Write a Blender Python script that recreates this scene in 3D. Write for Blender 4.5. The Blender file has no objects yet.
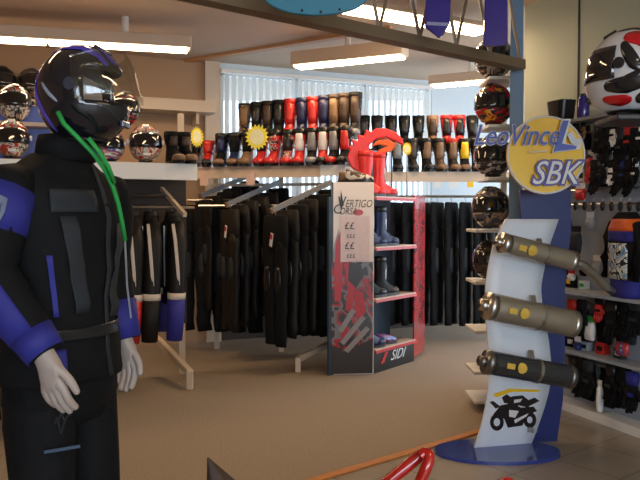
import bpy, bmesh, math, random
from mathutils import Vector, Matrix
random.seed(7)
V = Vector
R = math.radians
COL = bpy.context.scene.collection
SC = bpy.context.scene

# ------------------------------------------------------------------ camera
FL, HOR, CH = 720.0, 216.0, 1.4
PITCH = math.atan((240 - HOR) / FL)
cam_d = bpy.data.cameras.new('camera')
cam_d.sensor_fit = 'HORIZONTAL'; cam_d.sensor_width = 36.0
cam_d.lens = FL / 640 * 36.0; cam_d.clip_start = .05
cam = bpy.data.objects.new('camera', cam_d); COL.objects.link(cam)
cam.location = (0, 0, CH); cam.rotation_euler = (R(90) - PITCH, 0, 0)
SC.camera = cam
# ------------------------------------------------------------------ world and exposure
w = bpy.data.worlds.new('sky'); SC.world = w; w.use_nodes = True
w.node_tree.nodes['Background'].inputs[0].default_value = (.72, .86, 1, 1)
w.node_tree.nodes['Background'].inputs[1].default_value = 2.7
SC.view_settings.view_transform = 'Standard'; SC.view_settings.look = 'None'
SC.view_settings.gamma = 1; SC.view_settings.use_curve_mapping = False
SC.view_settings.exposure = 0.40
def area(name, loc, rot, sx, sy, power, col):
    l = bpy.data.lights.new(name, 'AREA'); l.shape = 'RECTANGLE'; l.size = sx; l.size_y = sy
    l.energy = power; l.color = col
    o = bpy.data.objects.new(name, l); COL.objects.link(o); o.location = loc; o.rotation_euler = rot
    return o
area('shop_front_daylight', (1.6, -3.7, 1.7), (R(90), 0, R(8)), 4.5, 1.8, 75, (.78, .88, 1))
TUBE_E = 19.0

# ------------------------------------------------------------------ projection helpers (measuring only)
def P(px, py, d):
    a, b = px - 320, 240 - py
    x = a; y = FL * math.cos(PITCH) + b * math.sin(PITCH); z = -FL * math.sin(PITCH) + b * math.cos(PITCH)
    return V((x * d / y, d, CH + z * d / y))
def F(px, py, z=0.0):
    q = P(px, py, 1.0); t = (z - CH) / (q.z - CH)
    return V((q.x * t, t, z))
def face(dx, dy): return math.atan2(dx, -dy)       # rotation that turns local -Y to (dx, dy)

# ------------------------------------------------------------------ materials
MATS = {}
def mat(name, col, rough=.6, metal=0, var=.12, scale=18, bump=0.0, emit=None, coat=0, spec=.5):
    if name in MATS: return MATS[name]
    m = bpy.data.materials.new(name); m.use_nodes = True; n = m.node_tree; N = n.nodes; L = n.links
    b = N['Principled BSDF']; b.inputs['Roughness'].default_value = rough; b.inputs['Metallic'].default_value = metal
    b.inputs['Coat Weight'].default_value = coat; b.inputs['Specular IOR Level'].default_value = spec
    tc = N.new('ShaderNodeTexCoord'); nz = N.new('ShaderNodeTexNoise'); nz.inputs['Scale'].default_value = scale
    nz.inputs['Detail'].default_value = 4
    L.new(tc.outputs['Object'], nz.inputs['Vector'])
    mx = N.new('ShaderNodeMix'); mx.data_type = 'RGBA'
    mx.inputs[6].default_value = (*[c * (1 - var) for c in col], 1); mx.inputs[7].default_value = (*[min(1, c * (1 + var)) for c in col], 1)
    L.new(nz.outputs['Fac'], mx.inputs[0]); L.new(mx.outputs[2], b.inputs['Base Color'])
    if bump:
        bp = N.new('ShaderNodeBump'); bp.inputs['Strength'].default_value = bump; bp.inputs['Distance'].default_value = .01
        L.new(nz.outputs['Fac'], bp.inputs['Height']); L.new(bp.outputs[0], b.inputs['Normal'])
    if emit:
        b.inputs['Emission Color'].default_value = (*emit[0], 1); b.inputs['Emission Strength'].default_value = emit[1]
    MATS[name] = m; return m
def graphic(name, cols, scale=9, rough=.25, dist=1.5, seed=0, coat=.5):
    """printed multi-colour graphic: hard edged swirls of the given colours"""
    if name in MATS: return MATS[name]
    m = bpy.data.materials.new(name); m.use_nodes = True; n = m.node_tree; N = n.nodes; L = n.links
    b = N['Principled BSDF']; b.inputs['Roughness'].default_value = rough; b.inputs['Coat Weight'].default_value = coat
    tc = N.new('ShaderNodeTexCoord'); mp = N.new('ShaderNodeMapping'); mp.inputs['Location'].default_value = (seed * 1.7, seed * .9, seed * 2.3)
    mp.inputs['Rotation'].default_value = (.5, .3 + seed * .2, .2)
    nz = N.new('ShaderNodeTexNoise'); nz.inputs['Scale'].default_value = scale; nz.inputs['Detail'].default_value = 1.0
    nz.inputs['Distortion'].default_value = dist
    cr = N.new('ShaderNodeValToRGB'); cr.color_ramp.interpolation = 'CONSTANT'
    el = cr.color_ramp.elements; k = len(cols)
    while len(el) < k: el.new(.5)
    for i, c in enumerate(cols):
        el[i].position = 0 if i == 0 else .36 + .30 * (i - 1) / max(1, k - 1); el[i].color = (*c, 1)
    L.new(tc.outputs['Object'], mp.inputs[0]); L.new(mp.outputs[0], nz.inputs['Vector']); L.new(nz.outputs['Fac'], cr.inputs[0])
    L.new(cr.outputs[0], b.inputs['Base Color']); MATS[name] = m; return m
def tile_mat():
    m = bpy.data.materials.new('floor tile'); m.use_nodes = True; n = m.node_tree; N = n.nodes; L = n.links
    b = N['Principled BSDF']; b.inputs['Roughness'].default_value = .28
    tc = N.new('ShaderNodeTexCoord'); mp = N.new('ShaderNodeMapping'); mp.inputs['Rotation'].default_value = (0, 0, R(-38))
    br = N.new('ShaderNodeTexBrick'); br.offset = 0; br.inputs['Scale'].default_value = 1
    br.inputs['Brick Width'].default_value = .4; br.inputs['Row Height'].default_value = .4; br.inputs['Mortar Size'].default_value = .006
    br.inputs['Color1'].default_value = (.36, .31, .25, 1); br.inputs['Color2'].default_value = (.33, .28, .225, 1); br.inputs['Mortar'].default_value = (.20, .17, .14, 1)
    nz = N.new('ShaderNodeTexNoise'); nz.inputs['Scale'].default_value = 6; nz.inputs['Detail'].default_value = 6
    mx = N.new('ShaderNodeMix'); mx.data_type = 'RGBA'; mx.blend_type = 'MULTIPLY'; mx.inputs[0].default_value = .25
    L.new(tc.outputs['Object'], mp.inputs[0]); L.new(mp.outputs[0], br.inputs[0]); L.new(br.outputs[0], mx.inputs[6])
    L.new(tc.outputs['Object'], nz.inputs['Vector']); L.new(nz.outputs[0], mx.inputs[7]); L.new(mx.outputs[2], b.inputs['Base Color'])
    return m
def clear_mat(name, tint, mixf=.85, rough=.05, gloss=False):
    m = bpy.data.materials.new(name); m.use_nodes = True; n = m.node_tree; N = n.nodes; L = n.links
    b = N['Principled BSDF']; b.inputs['Base Color'].default_value = (.9, .95, 1, 1); b.inputs['Roughness'].default_value = rough
    if gloss: b.inputs['Metallic'].default_value = 1
    nz = N.new('ShaderNodeTexNoise'); nz.inputs['Scale'].default_value = 5
    t = N.new('ShaderNodeBsdfTransparent'); t.inputs[0].default_value = (*tint, 1)
    mx = N.new('ShaderNodeMixShader'); mr = N.new('ShaderNodeMapRange'); mr.inputs[3].default_value = mixf - .03; mr.inputs[4].default_value = mixf + .03
    L.new(nz.outputs['Fac'], mr.inputs[0]); L.new(mr.outputs[0], mx.inputs[0])
    L.new(b.outputs[0], mx.inputs[1]); L.new(t.outputs[0], mx.inputs[2]); L.new(mx.outputs[0], N['Material Output'].inputs[0])
    return m
def slat_mat():
    m = bpy.data.materials.new('blind fabric'); m.use_nodes = True; n = m.node_tree; N = n.nodes; L = n.links
    d = N.new('ShaderNodeBsdfDiffuse'); t = N.new('ShaderNodeBsdfTranslucent'); mx = N.new('ShaderNodeMixShader'); mx.inputs[0].default_value = .5
    nz = N.new('ShaderNodeTexNoise'); nz.inputs['Scale'].default_value = 40
    cr = N.new('ShaderNodeMix'); cr.data_type = 'RGBA'; cr.inputs[6].default_value = (.78, .8, .8, 1); cr.inputs[7].default_value = (.86, .88, .88, 1)
    L.new(nz.outputs[0], cr.inputs[0]); L.new(cr.outputs[2], d.inputs[0]); L.new(cr.outputs[2], t.inputs[0])
    L.new(d.outputs[0], mx.inputs[1]); L.new(t.outputs[0], mx.inputs[2]); L.new(mx.outputs[0], N['Material Output'].inputs[0])
    return m

CARPET = mat('carpet', (.30, .238, .182), .95, var=.35, scale=70, bump=.5)
TILE = tile_mat()
CEIL = mat('ceiling paint', (.56, .43, .315), .85, var=.03)
BROWN = mat('brown wall paint', (.42, .265, .155), .8, var=.04)
PALE = mat('pale blue wall paint', (.62, .70, .76), .7, var=.04)
SAGE = mat('sage wall paint', (.36, .395, .32), .7, var=.04, scale=3)
CREAM = mat('cream trim', (.62, .50, .38), .5, var=.04)
WHITE = mat('white laminate', (.82, .80, .76), .35, var=.03)
BEIGE = mat('beige laminate', (.66, .50, .37), .4, var=.05)
WOOD = mat('orange oak', (.52, .20, .05), .4, var=.25, scale=30)
PILLAR = mat('blue grey paint', (.14, .24, .37), .35, var=.05)
TRUSSM = mat('brown steel', (.20, .14, .085), .5, var=.1)
CHROME = mat('satin steel', (.55, .52, .48), .28, 1, var=.06)
BLACK = mat('black fabric', (.0065, .0068, .008), .8, var=.4, scale=30, bump=.3, spec=.2)
LEATHER = mat('black leather', (.009, .0075, .007), .55, var=.4, scale=25, bump=.35, spec=.3)
BLKPL = mat('black plastic', (.012, .012, .013), .3, var=.2)
DGREY = mat('dark grey fabric', (.024, .028, .034), .7, var=.2, spec=.3)
GREY = mat('grey plastic', (.25, .26, .28), .4, var=.1)
LGREY = mat('light grey board', (.36, .40, .46), .5, var=.08)
BLUE = mat('royal blue fabric', (.022, .024, .24), .7, var=.2)
NAVYL = mat('navy leather', (.010, .016, .075), .4, var=.15)
NAVY = mat('navy blue board', (.012, .025, .15), .3, var=.1)
SBLUE = mat('sign blue', (.03, .07, .42), .35, var=.05)
TEAL = mat('teal blue sign', (.045, .24, .36), .4, var=.1)
RED = mat('red leather', (.55, .022, .02), .35, var=.15)
GRED = mat('glossy red paint', (.50, .012, .008), .15, var=.05, coat=1)
YEL = mat('sign yellow', (1.0, .60, .015), .4, var=.04)
BYEL = mat('bright yellow card', (.95, .80, .05), .5, var=.04)
WHT = mat('white print', (.80, .80, .80), .4, var=.03)
CARD = mat('white display board', (.76, .82, .92), .3, var=.03)
TAN = mat('tan leather', (.22, .125, .065), .5, var=.2)
BRN = mat('brown leather', (.055, .03, .018), .5, var=.3)
GREEN = mat('green webbing', (.02, .38, .07), .6, var=.15)
SKIN = mat('mannequin skin', (.44, .36, .32), .45, var=.05)
TITAN = mat('titanium tube', (.46, .40, .32), .38, .75, var=.12, scale=8)
CARBON = mat('dark carbon tube', (.03, .032, .036), .2, var=.3, scale=60, coat=.6)
GOLD = mat('gold badge', (.75, .50, .08), .35, var=.2)
LAMP = mat('lamp diffuser', (.9, .9, .85), .5, emit=((1, .70, .40), TUBE_E))
HOUSE = mat('lamp housing', (.60, .47, .36), .5, var=.03)
ORANGE = mat('orange print', (.85, .14, .02), .45, var=.06)
SLAT = slat_mat()
GLASS = clear_mat('window glass', (.93, .97, 1), .9)
VISOR = clear_mat('clear visor', (.90, .90, .88), .93, gloss=True)
DVIS = mat('dark visor', (.012, .012, .014), .06, var=.1, coat=1)
PURPLE = mat('blue violet gloss', (.035, .022, .25), .2, var=.1, coat=.8)
CLOTHB = mat('brown cloth', (.06, .035, .025), .6, var=.3)

# ------------------------------------------------------------------ mesh builder
class MB:
    def __init__(s): s.v = []; s.f = []
    def add(s, vs, fs):
        k = len(s.v); s.v += [V(q) for q in vs]; s.f += [tuple(i + k for i in f) for f in fs]; return s
    def box(s, c, size, rz=0, rx=0, ry=0):
        M = Matrix.Translation(V(c)) @ Matrix.Rotation(rz, 4, 'Z') @ Matrix.Rotation(ry, 4, 'Y') @ Matrix.Rotation(rx, 4, 'X')
        a, b, d = [q / 2 for q in size]
        vs = [M @ V((x, y, z)) for x in (-a, a) for y in (-b, b) for z in (-d, d)]
        return s.add(vs, [(0, 1, 3, 2), (4, 6, 7, 5), (0, 4, 5, 1), (2, 3, 7, 6), (0, 2, 6, 4), (1, 5, 7, 3)])
    def bar(s, p, q, w_, h_):
        """square bar from p to q"""
        p, q = V(p), V(q); d = (q - p).normalized(); up = V((0, 0, 1)) if abs(d.z) < .95 else V((0, 1, 0))
        a = d.cross(up).normalized(); b = a.cross(d).normalized()
        vs = [o + a * sx * w_ / 2 + b * sz * h_ / 2 for o in (p, q) for sx, sz in ((-1, -1), (1, -1), (1, 1), (-1, 1))]
        return s.add(vs, [(0, 1, 2, 3), (7, 6, 5, 4), (0, 4, 5, 1), (1, 5, 6, 2), (2, 6, 7, 3), (3, 7, 4, 0)])
    def loft(s, rings, cap=True, closed=True):
        n = len(rings[0]); vs = [q for r in rings for q in r]; fs = []
        for i in range(len(rings) - 1):
            for j in range(n if closed else n - 1):
                k = (j + 1) % n; fs.append((i * n + j, i * n + k, (i + 1) * n + k, (i + 1) * n + j))
        if cap:
            fs.append(tuple(range(n - 1, -1, -1))); fs.append(tuple((len(rings) - 1) * n + j for j in range(n)))
        return s.add(vs, fs)
    def tube(s, pts, rad, seg=12, cap=True, ref=(0, 0, 1), wob=0, a0=0, a1=None, off=0):
        """swept tube; rad = float | list of float | list of (ra, rb); a0..a1 gives a partial wrap"""
        pts = [V(p) for p in pts]; n = len(pts)
        if not isinstance(rad, (list, tuple)): rad = [rad] * n
        rings = []
        for i, p in enumerate(pts):
            d = (pts[min(n - 1, i + 1)] - pts[max(0, i - 1)]).normalized(); r = V(ref)
            if abs(d.dot(r)) > .98: r = V((0, 1, 0)) if abs(d.y) < .9 else V((1, 0, 0))
            a = d.cross(r).normalized(); b = a.cross(d).normalized()
            ra, rb = rad[i] if isinstance(rad[i], (list, tuple)) else (rad[i], rad[i])
            ring = []
            cnt = seg if a1 is None else seg + 1
            for j in range(cnt):
                t = 2 * math.pi * j / seg if a1 is None else a0 + (a1 - a0) * j / seg
                k = 1 + (wob * (math.sin(t * 3 + i * 1.9) + math.sin(t * 5 - i * 2.7)) if wob else 0)
                ring.append(p + a * math.cos(t) * (ra * k + off) + b * math.sin(t) * (rb * k + off))
            rings.append(ring)
        if a1 is None: return s.loft(rings, cap)
        return s.loft(rings, False, False)
    def prism(s, outline, M, th):
        """2D outline (x, z) in the frame M, extruded th along local +Y"""
        n = len(outline)
        vs = [M @ V((x, 0, z)) for x, z in outline] + [M @ V((x, th, z)) for x, z in outline]
        fs = [tuple(range(n)), tuple(range(2 * n - 1, n - 1, -1))] + [(i, i + n, (i + 1) % n + n, (i + 1) % n) for i in range(n)]
        return s.add(vs, fs)
    def lathe(s, prof, c=(0, 0, 0), seg=20):
        c = V(c); return s.loft([[c + V((r * math.cos(2 * math.pi * j / seg), r * math.sin(2 * math.pi * j / seg), z)) for j in range(seg)] for r, z in prof])
    def grid(s, fn, nu, nv):
        vs = [fn(i / nu, j / nv) for i in range(nu + 1) for j in range(nv + 1)]
        return s.add(vs, [(i * (nv + 1) + j, (i + 1) * (nv + 1) + j, (i + 1) * (nv + 1) + j + 1, i * (nv + 1) + j + 1) for i in range(nu) for j in range(nv)])
    def build(s, name, m, parent=None, smooth=False, solid=0, world=False, bevel=0, sub=0):
        me = bpy.data.meshes.new(name)
        vs = s.v
        if world and parent is not None:
            Mi = (Matrix.Translation(parent.location) @ parent.rotation_euler.to_matrix().to_4x4()).inverted(); vs = [Mi @ q for q in vs]
        me.from_pydata([tuple(q) for q in vs], [], s.f)
        b = bmesh.new(); b.from_mesh(me); bmesh.ops.recalc_face_normals(b, faces=b.faces); b.to_mesh(me); b.free()
        me.materials.append(m)
        if smooth: me.shade_smooth()
        o = bpy.data.objects.new(name, me); COL.objects.link(o)
        if parent is not None: o.parent = parent
        if solid:
            q = o.modifiers.new('solid', 'SOLIDIFY'); q.thickness = solid; q.offset = -1
        if bevel:
            q = o.modifiers.new('bevel', 'BEVEL'); q.width = bevel; q.segments = 2; q.limit_method = 'ANGLE'
        if sub:
            q = o.modifiers.new('sub', 'SUBSURF'); q.levels = sub; q.render_levels = sub
        return o
def T(c, rz=0, rx=0): return Matrix.Translation(V(c)) @ Matrix.Rotation(rz, 4, 'Z') @ Matrix.Rotation(rx, 4, 'X')
def ell(cx, cy, z, a, b, n=16, p=2.0, rot=0):
    out = []
    for j in range(n):
        t = 2 * math.pi * j / n; c, s_ = math.cos(t), math.sin(t)
        x = a * math.copysign(abs(c) ** (2 / p), c); y = b * math.copysign(abs(s_) ** (2 / p), s_)
        out.append(V((cx + x * math.cos(rot) - y * math.sin(rot), cy + x * math.sin(rot) + y * math.cos(rot), z)))
    return out
def thing(name, label, cat, loc=(0, 0, 0), rz=0, group=None):
    o = bpy.data.objects.new(name, None); COL.objects.link(o); o.location = loc; o.rotation_euler = (0, 0, rz)
    o.empty_display_size = .1
    o['label'] = label; o['category'] = cat
    if group: o['group'] = group
    return o
def tag(o, label, cat, group=None):
    o['label'] = label; o['category'] = cat
    if group: o['group'] = group
    return o
def struct(o): o['kind'] = 'structure'; return o
def part_label(o, l): o['label'] = l; return o
def copy_tree(o, kids, parent=None):
    c = o.copy(); COL.objects.link(c)
    if parent: c.parent = parent
    for ch in kids.get(o.name, []): copy_tree(ch, kids, c)
    return c
def dup(root, loc, rz, label, group=None):
    kids = {}
    for q in bpy.data.objects:
        if q.parent: kids.setdefault(q.parent.name, []).append(q)
    c = copy_tree(root, kids); c.location = loc; c.rotation_euler = (0, 0, rz); c['label'] = label
    if group: c['group'] = group
    return c
def text(body, name, m, M, size, depth=.002, parent=None, shear=0, offset=0, align='CENTER', sx=1, space=1, world=True):
    """writing; M maps local x right, z up, facing -Y"""
    cu = bpy.data.curves.new(name, 'FONT'); cu.body = body; cu.size = size; cu.extrude = depth; cu.shear = shear; cu.offset = offset
    cu.align_x = align; cu.align_y = 'CENTER'; cu.space_character = space; cu.resolution_u = 3
    t = bpy.data.objects.new(name, cu); COL.objects.link(t)
    bpy.context.view_layer.update()
    me = bpy.data.meshes.new_from_object(t.evaluated_get(bpy.context.evaluated_depsgraph_get()))
    bpy.data.objects.remove(t); bpy.data.curves.remove(cu)
    X = M @ Matrix.Rotation(R(90), 4, 'X') @ Matrix.Diagonal((sx, 1, 1, 1))
    if world and parent is not None:
        X = (Matrix.Translation(parent.location) @ parent.rotation_euler.to_matrix().to_4x4()).inverted() @ X
    me.transform(X); me.materials.clear(); me.materials.append(m)
    o = bpy.data.objects.new(name, me); COL.objects.link(o)
    if parent is not None: o.parent = parent
    return o
ORD = ['first', 'second', 'third', 'fourth', 'fifth', 'sixth', 'seventh', 'eighth', 'ninth', 'tenth', 'eleventh', 'twelfth', 'thirteenth', 'fourteenth']

# ================================================================== STRUCTURE
CZ = 3.1
sdir = (F(480, 432) - F(325, 478)).normalized(); s0 = F(325, 478)
sn = V((sdir.y, -sdir.x, 0))                       # towards the camera side
A_, B_ = s0 - sdir * 5.5, s0 + sdir * 1.75
# carpet: beyond the strip; tiles: on the near side
struct(MB().add([A_, B_, (2.6, 10.5, 0), (-6, 10.5, 0), (-6.5, A_.y, 0)], [(0, 1, 2, 3, 4)]).build('floor', CARPET))
struct(MB().add([A_, B_, (2.6, 10.5, 0), (4.5, 10.5, 0), (4.5, -4, 0), (-6.5, -4, 0), (-6.5, A_.y, 0)], [(6, 5, 4, 3, 2, 1, 0)]).build('floor.001', TILE))
struct(MB().bar(A_ + V((0, 0, .006)), B_ + V((0, 0, .006)), .055, .012).build('trim_1', WOOD, bevel=.003))
struct(MB().box((-1, 3.2, CZ + .05), (11.5, 15, .1)).build('ceiling', CEIL))
# back wall line
W0 = V((-1.12, 8.05, 0)); U = V((.92, .392, 0)).normalized(); NW = V((U.y, -U.x, 0))      # NW points into the room
wrz = math.atan2(U.y, U.x)
def wallbox(t0, t1, z0, z1, m, name, th=.12, out=0):
    c = W0 + U * (t0 + t1) / 2 - NW * (th / 2 - out) + V((0, 0, (z0 + z1) / 2))
    return MB().box(c, (t1 - t0, th, z1 - z0), wrz).build(name, m)
WT = 2.75
struct(wallbox(-4.2, 0, 0, CZ, BROWN, 'wall_back'))
DKW = mat('shadow tone lower wall', (.06, .045, .035), .8, var=.1)  # shadow low on the back wall, put into its colour
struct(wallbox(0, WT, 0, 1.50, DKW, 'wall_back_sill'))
struct(wallbox(0, WT, 3.04, CZ, PALE, 'wall_back_head'))
struct(wallbox(WT, 5.2, 1.5, CZ, PALE, 'wall_back_right'))
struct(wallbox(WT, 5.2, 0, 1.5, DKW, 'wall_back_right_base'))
struct(wallbox(-.17, 0, 0, CZ, CREAM, 'trim_2', .05, .05))
wn = wallbox(0, WT, 1.50, 1.56, WHITE, 'window_1', .08, -.02)
struct(wn)
fr = MB()
for t in (0.03, .95, 1.85, WT - .03):
    fr.box(W0 + U * t - NW * .06 + V((0, 0, 2.29)), (.06, .05, 1.46), wrz)
fr.box(W0 + U * WT / 2 - NW * .06 + V((0, 0, 3.0)), (WT, .05, .06), wrz)
fr.build('window_frame', WHITE, wn)
gl = MB().box(W0 + U * WT / 2 - NW * .07 + V((0, 0, 2.29)), (WT - .06, .006, 1.46), wrz).build('window_pane', GLASS, wn)
bl = thing('vertical_blind', 'white vertical slat blind hanging across the long back window', 'blind', W0 + NW * .06 + V((0, 0, 3.0)))
mb = MB(); n_s = 34
for i in range(n_s):
    c = W0 + NW * .06 + U * (.03 + (WT - .06) * (i + .5) / n_s) + V((0, 0, 2.29))
    mb.box(c, (.072, .002, 1.42), wrz + R(33))
mb.build('slat', SLAT, bl, world=True)
MB().box(W0 + NW * .06 + U * WT / 2 + V((0, 0, 3.0)), (WT, .05, .04), wrz).build('headrail', WHITE, bl, world=True)
# left wall, right wall
WL0 = W0 - U * 4.2
struct(MB().add([WL0 + V((0, 0, 0)), WL0 + V((0, 0, CZ)), (-4.6, -4, CZ), (-4.6, -4, 0)], [(0, 1, 2, 3)]).build('wall_left', BROWN, solid=.1))
RW0 = V((1.72, 5.75, 0)); WD = V((.36, -.93, 0)).normalized(); NR = V((-.93, -.36, 0)).normalized()   # along wall (towards camera), into room
def RW(s, z, out=0): return RW0 + WD * s + NR * out + V((0, 0, z))
rrz = math.atan2(WD.y, WD.x)
# wall
# seam in the sage panelling, seen where the photo's px 577 falls
def rw_at(px):
    k = (px - 320) / FL; s = (k * RW0.y - RW0.x) / (WD.x - k * WD.y); return s
ws = rw_at(523)
struct(MB().box(RW((ws + 9) / 2, CZ / 2, -.06), (9 - ws, .12, CZ), rrz).build('wall_right', SAGE))
struct(MB().box(RW(rw_at(577), CZ / 2, .003), (.012, .01, CZ), rrz).build('trim_3', DGREY))
struct(MB().box(RW((ws + 9) / 2, .05, .01), (9 - ws, .02, .1), rrz).build('baseboard_right', WHITE))
# shop front behind the photographer, with its big window opening
for (xa, xb, za, zb_) in ((-5, -1.2, 0, CZ), (4.2, 6.2, 0, CZ), (-1.2, 4.2, 0, .7), (-1.2, 4.2, 2.7, CZ)):
    struct(MB().box(((xa + xb) / 2, -4.0, (za + zb_) / 2), (xb - xa, .12, zb_ - za)).build('wall_front', CREAM))
# pillar
pp = F(515, 421); pp = V((.271 * 4.92, 4.92, 0))
struct(MB().box(pp + V((0, 0, CZ / 2)), (.085, .09, CZ), -.27).build('pillar', PILLAR, bevel=.004))
# roof truss above the wooden strip
q0 = P(520, 73, 4.78); zb = q0.z
def trussp(t, z): return V((q0.x, q0.y, z)) - sdir * t
tr = MB()
tr.bar(trussp(.0, zb + .05), trussp(5.2, zb + .05), .09, .06)
tr.bar(trussp(.0, zb + .62), trussp(5.2, zb + .62), .08, .06)
k = 0; t = 0.0
while t < 5.0:
    tr.bar(trussp(t, zb + .08), trussp(t + .16, zb + .60), .018, .018)
    tr.bar(trussp(t + .16, zb + .60), trussp(t + .32, zb + .08), .018, .018)
    t += .32
struct(tr.build('trim_4', TRUSSM))
# ceiling strip (orange line)
a, b = F(187, 61, CZ - .012), F(392, 28, CZ - .012)
struct(MB().bar(a, b, .09, .03).build('trim_5', mat('tan ceiling strip', (.52, .27, .12), .6, var=.06)))
# bulkhead shelf on the brown wall
c0 = W0 - U * 1.05
sh = wallbox(-1.55, -.12, 2.50, 2.62, CREAM, 'wall_shelf', .32, .32)
tag(sh, 'thick cream plank shelf fixed high on the brown back wall', 'shelf')
for t in (-1.4, -.3): MB().box(W0 + U * t + NW * .12 + V((0, 0, 2.44)), (.03, .22, .12), wrz).build('bracket', CREAM, sh)

# ------------------------------------------------------------------ ceiling lights
def light(p0, p1, label, wd=.16, mounts=(.5,), n=1, housing=.10):
    """p0, p1 the lit underside's ends"""
    p0, p1 = V(p0), V(p1); c = (p0 + p1) / 2; L = (p1 - p0).length; d = (p1 - p0).normalized(); rz = math.atan2(d.y, d.x)
    t = thing('ceiling_light', label, 'light', (c.x, c.y, c.z), rz, 'fluorescent ceiling lights')
    hz = MB(); hz.box((0, 0, housing / 2 + .004), (L + .03, wd + .02, housing)); hz.build('housing', HOUSE, t, bevel=.008)
    for i in range(n):
        x0 = -L / 2 + L * i / n; MB().box((x0 + L / n / 2, 0, -.006), (L / n - .03, wd - .01, .022)).build('diffuser', LAMP, t, bevel=.005)
    for mpos in mounts:
        MB().tube([(L * (mpos - .5), 0, housing), (L * (mpos - .5), 0, CZ - c.z + .0)], .03, 10).build('mount', WHITE, t)
    return t
Zl = 2.85
a, b = F(-110, 33, Zl), F(189, 50, Zl)
light(a, b, 'long fluorescent ceiling light above the helmet on the left, running out of frame', mounts=(.3, .77), n=2)
light(F(296, 67, Zl), F(404, 56, Zl), 'boxy ceiling light in the middle, in front of the window blinds', mounts=(.5,), housing=.13)
light(F(432, 86, Zl), F(512, 79, Zl), 'farthest ceiling light, low at the right end of the blinds', mounts=(.5,))
light(F(330, 5, 2.95), F(485, 32, 2.95), 'ceiling light glowing behind the lattice roof beam', wd=.22, mounts=(.5,), housing=.04)
# added lamps to brighten the near room, unseen over and behind the photographer
light((-2.2, 2.6, 2.95), (-.8, 3.6, 2.95), 'added ceiling light in the near room on the left, unseen above the frame', mounts=())
light((.9, .2, 2.95), (2.2, 1.1, 2.95), 'added ceiling light of the near room on the right, unseen behind the camera', mounts=())

# ================================================================== BUILDERS
def helmet(label, loc, rz, shell_m, vis_m=None, scale=1.0, trim=None, group=None, visor_open=False, peak=False, hi=False):
    t = thing('motorcycle_helmet', label, 'helmet', loc, rz, group); t.scale = (scale,) * 3
    C = V((0, 0, .142))
    def S(az, el, off=0):
        ca, sa, ce, se = math.cos(az), math.sin(az), math.cos(el), math.sin(el)
        low = max(0, -se); front = max(0, ca)
        rx, ry, rz_ = .118 - .012 * low, .135, .138
        y = -ry * ca * ce * (1 + .30 * front * low + (.04 if ca < 0 else 0))
        x = rx * sa * ce * (1 + .06 * low)
        p = V((x, y, rz_ * se)); n_ = V((x / rx ** 2, y / ry ** 2, rz_ * se / rz_ ** 2)).normalized()
        return C + p + n_ * off
    els = [-68, -60, -50, -40, -32, -24, -18, -12, -4, 4, 12, 20, 27, 35, 45, 55, 65, 75, 83, 90] if hi else [-66, -50, -35, -22, -12, 4, 16, 27, 42, 60, 76, 90]
    na = 48 if hi else 24
    vs = []; fs = []
    for e in els:
        for j in range(na): vs.append(S(2 * math.pi * (j) / na, R(e)))
    for i in range(len(els) - 1):
        for j in range(na):
            azc = (j + .5) * 360 / na; azc = azc if azc < 180 else azc - 360
            ec = (els[i] + els[i + 1]) / 2
            if abs(azc) < 68 and -12 < ec < 27: continue
            k = (j + 1) % na; fs.append((i * na + j, i * na + k, (i + 1) * na + k, (i + 1) * na + j))
    sh = MB().add(vs, fs).build('shell', shell_m, t, smooth=True, solid=.012)
    vm = vis_m or DVIS
    if visor_open:
        Mx = Matrix.Translation(C) @ Matrix.Rotation(R(-9), 4, 'X') @ Matrix.Translation(-C)
        MB().grid(lambda u, v: Mx @ S(R(-78 + 156 * u), R(-16 + 50 * v), .008 + .030 * math.cos(R(-78 + 156 * u))), 22, 8).build('visor', vm, t, smooth=True, solid=.0025)
    else:
        MB().grid(lambda u, v: S(R(-76 + 152 * u), R(-14 + 43 * v), .004), 16, 5).build('visor', vm, t, smooth=True, solid=.002)
    rings = []
    # lining: an inner soft shell and neck roll
    MB().grid(lambda u, v: S(2 * math.pi * u, R(-66 + 150 * v), -.018) , 20, 8).build('lining', BLKPL, t, smooth=True) if not hi else None
    pts = [S(2 * math.pi * j / 16, R(-66), -.004) for j in range(17)]
    MB().tube(pts, .008, 6, cap=False).build('neck_roll', BLKPL, t, smooth=True)
    for s_ in (1, -1):
        c = S(R(82 * s_), R(4), .008); MB().tube([c - V((s_ * .01, 0, 0)), c + V((s_ * .004, 0, 0))], .017 if hi else .018, 12).build('visor_hinge', trim or BLKPL, t)
    # chin vent and top vent
    c = S(0, R(-36), .002); MB().box(c, (.05, .012, .018)).build('chin_vent', trim or BLKPL, t, bevel=.003)
    c = S(0, R(62), -.001); MB().box(c, (.045, .045, .012), rx=R(28)).build('top_vent', trim or BLKPL, t, bevel=.004)
    if peak:
        MB().grid(lambda u, v: S(R(140 + 80 * u), R(30 + 22 * v), .006 + .05 * (1 - v) * (1 - abs(2 * u - 1) ** 2)), 10, 4).build('spoiler', peak, t, smooth=True, solid=.006)
    t['_S'] = 0; del t['_S']
    return t, S

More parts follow.
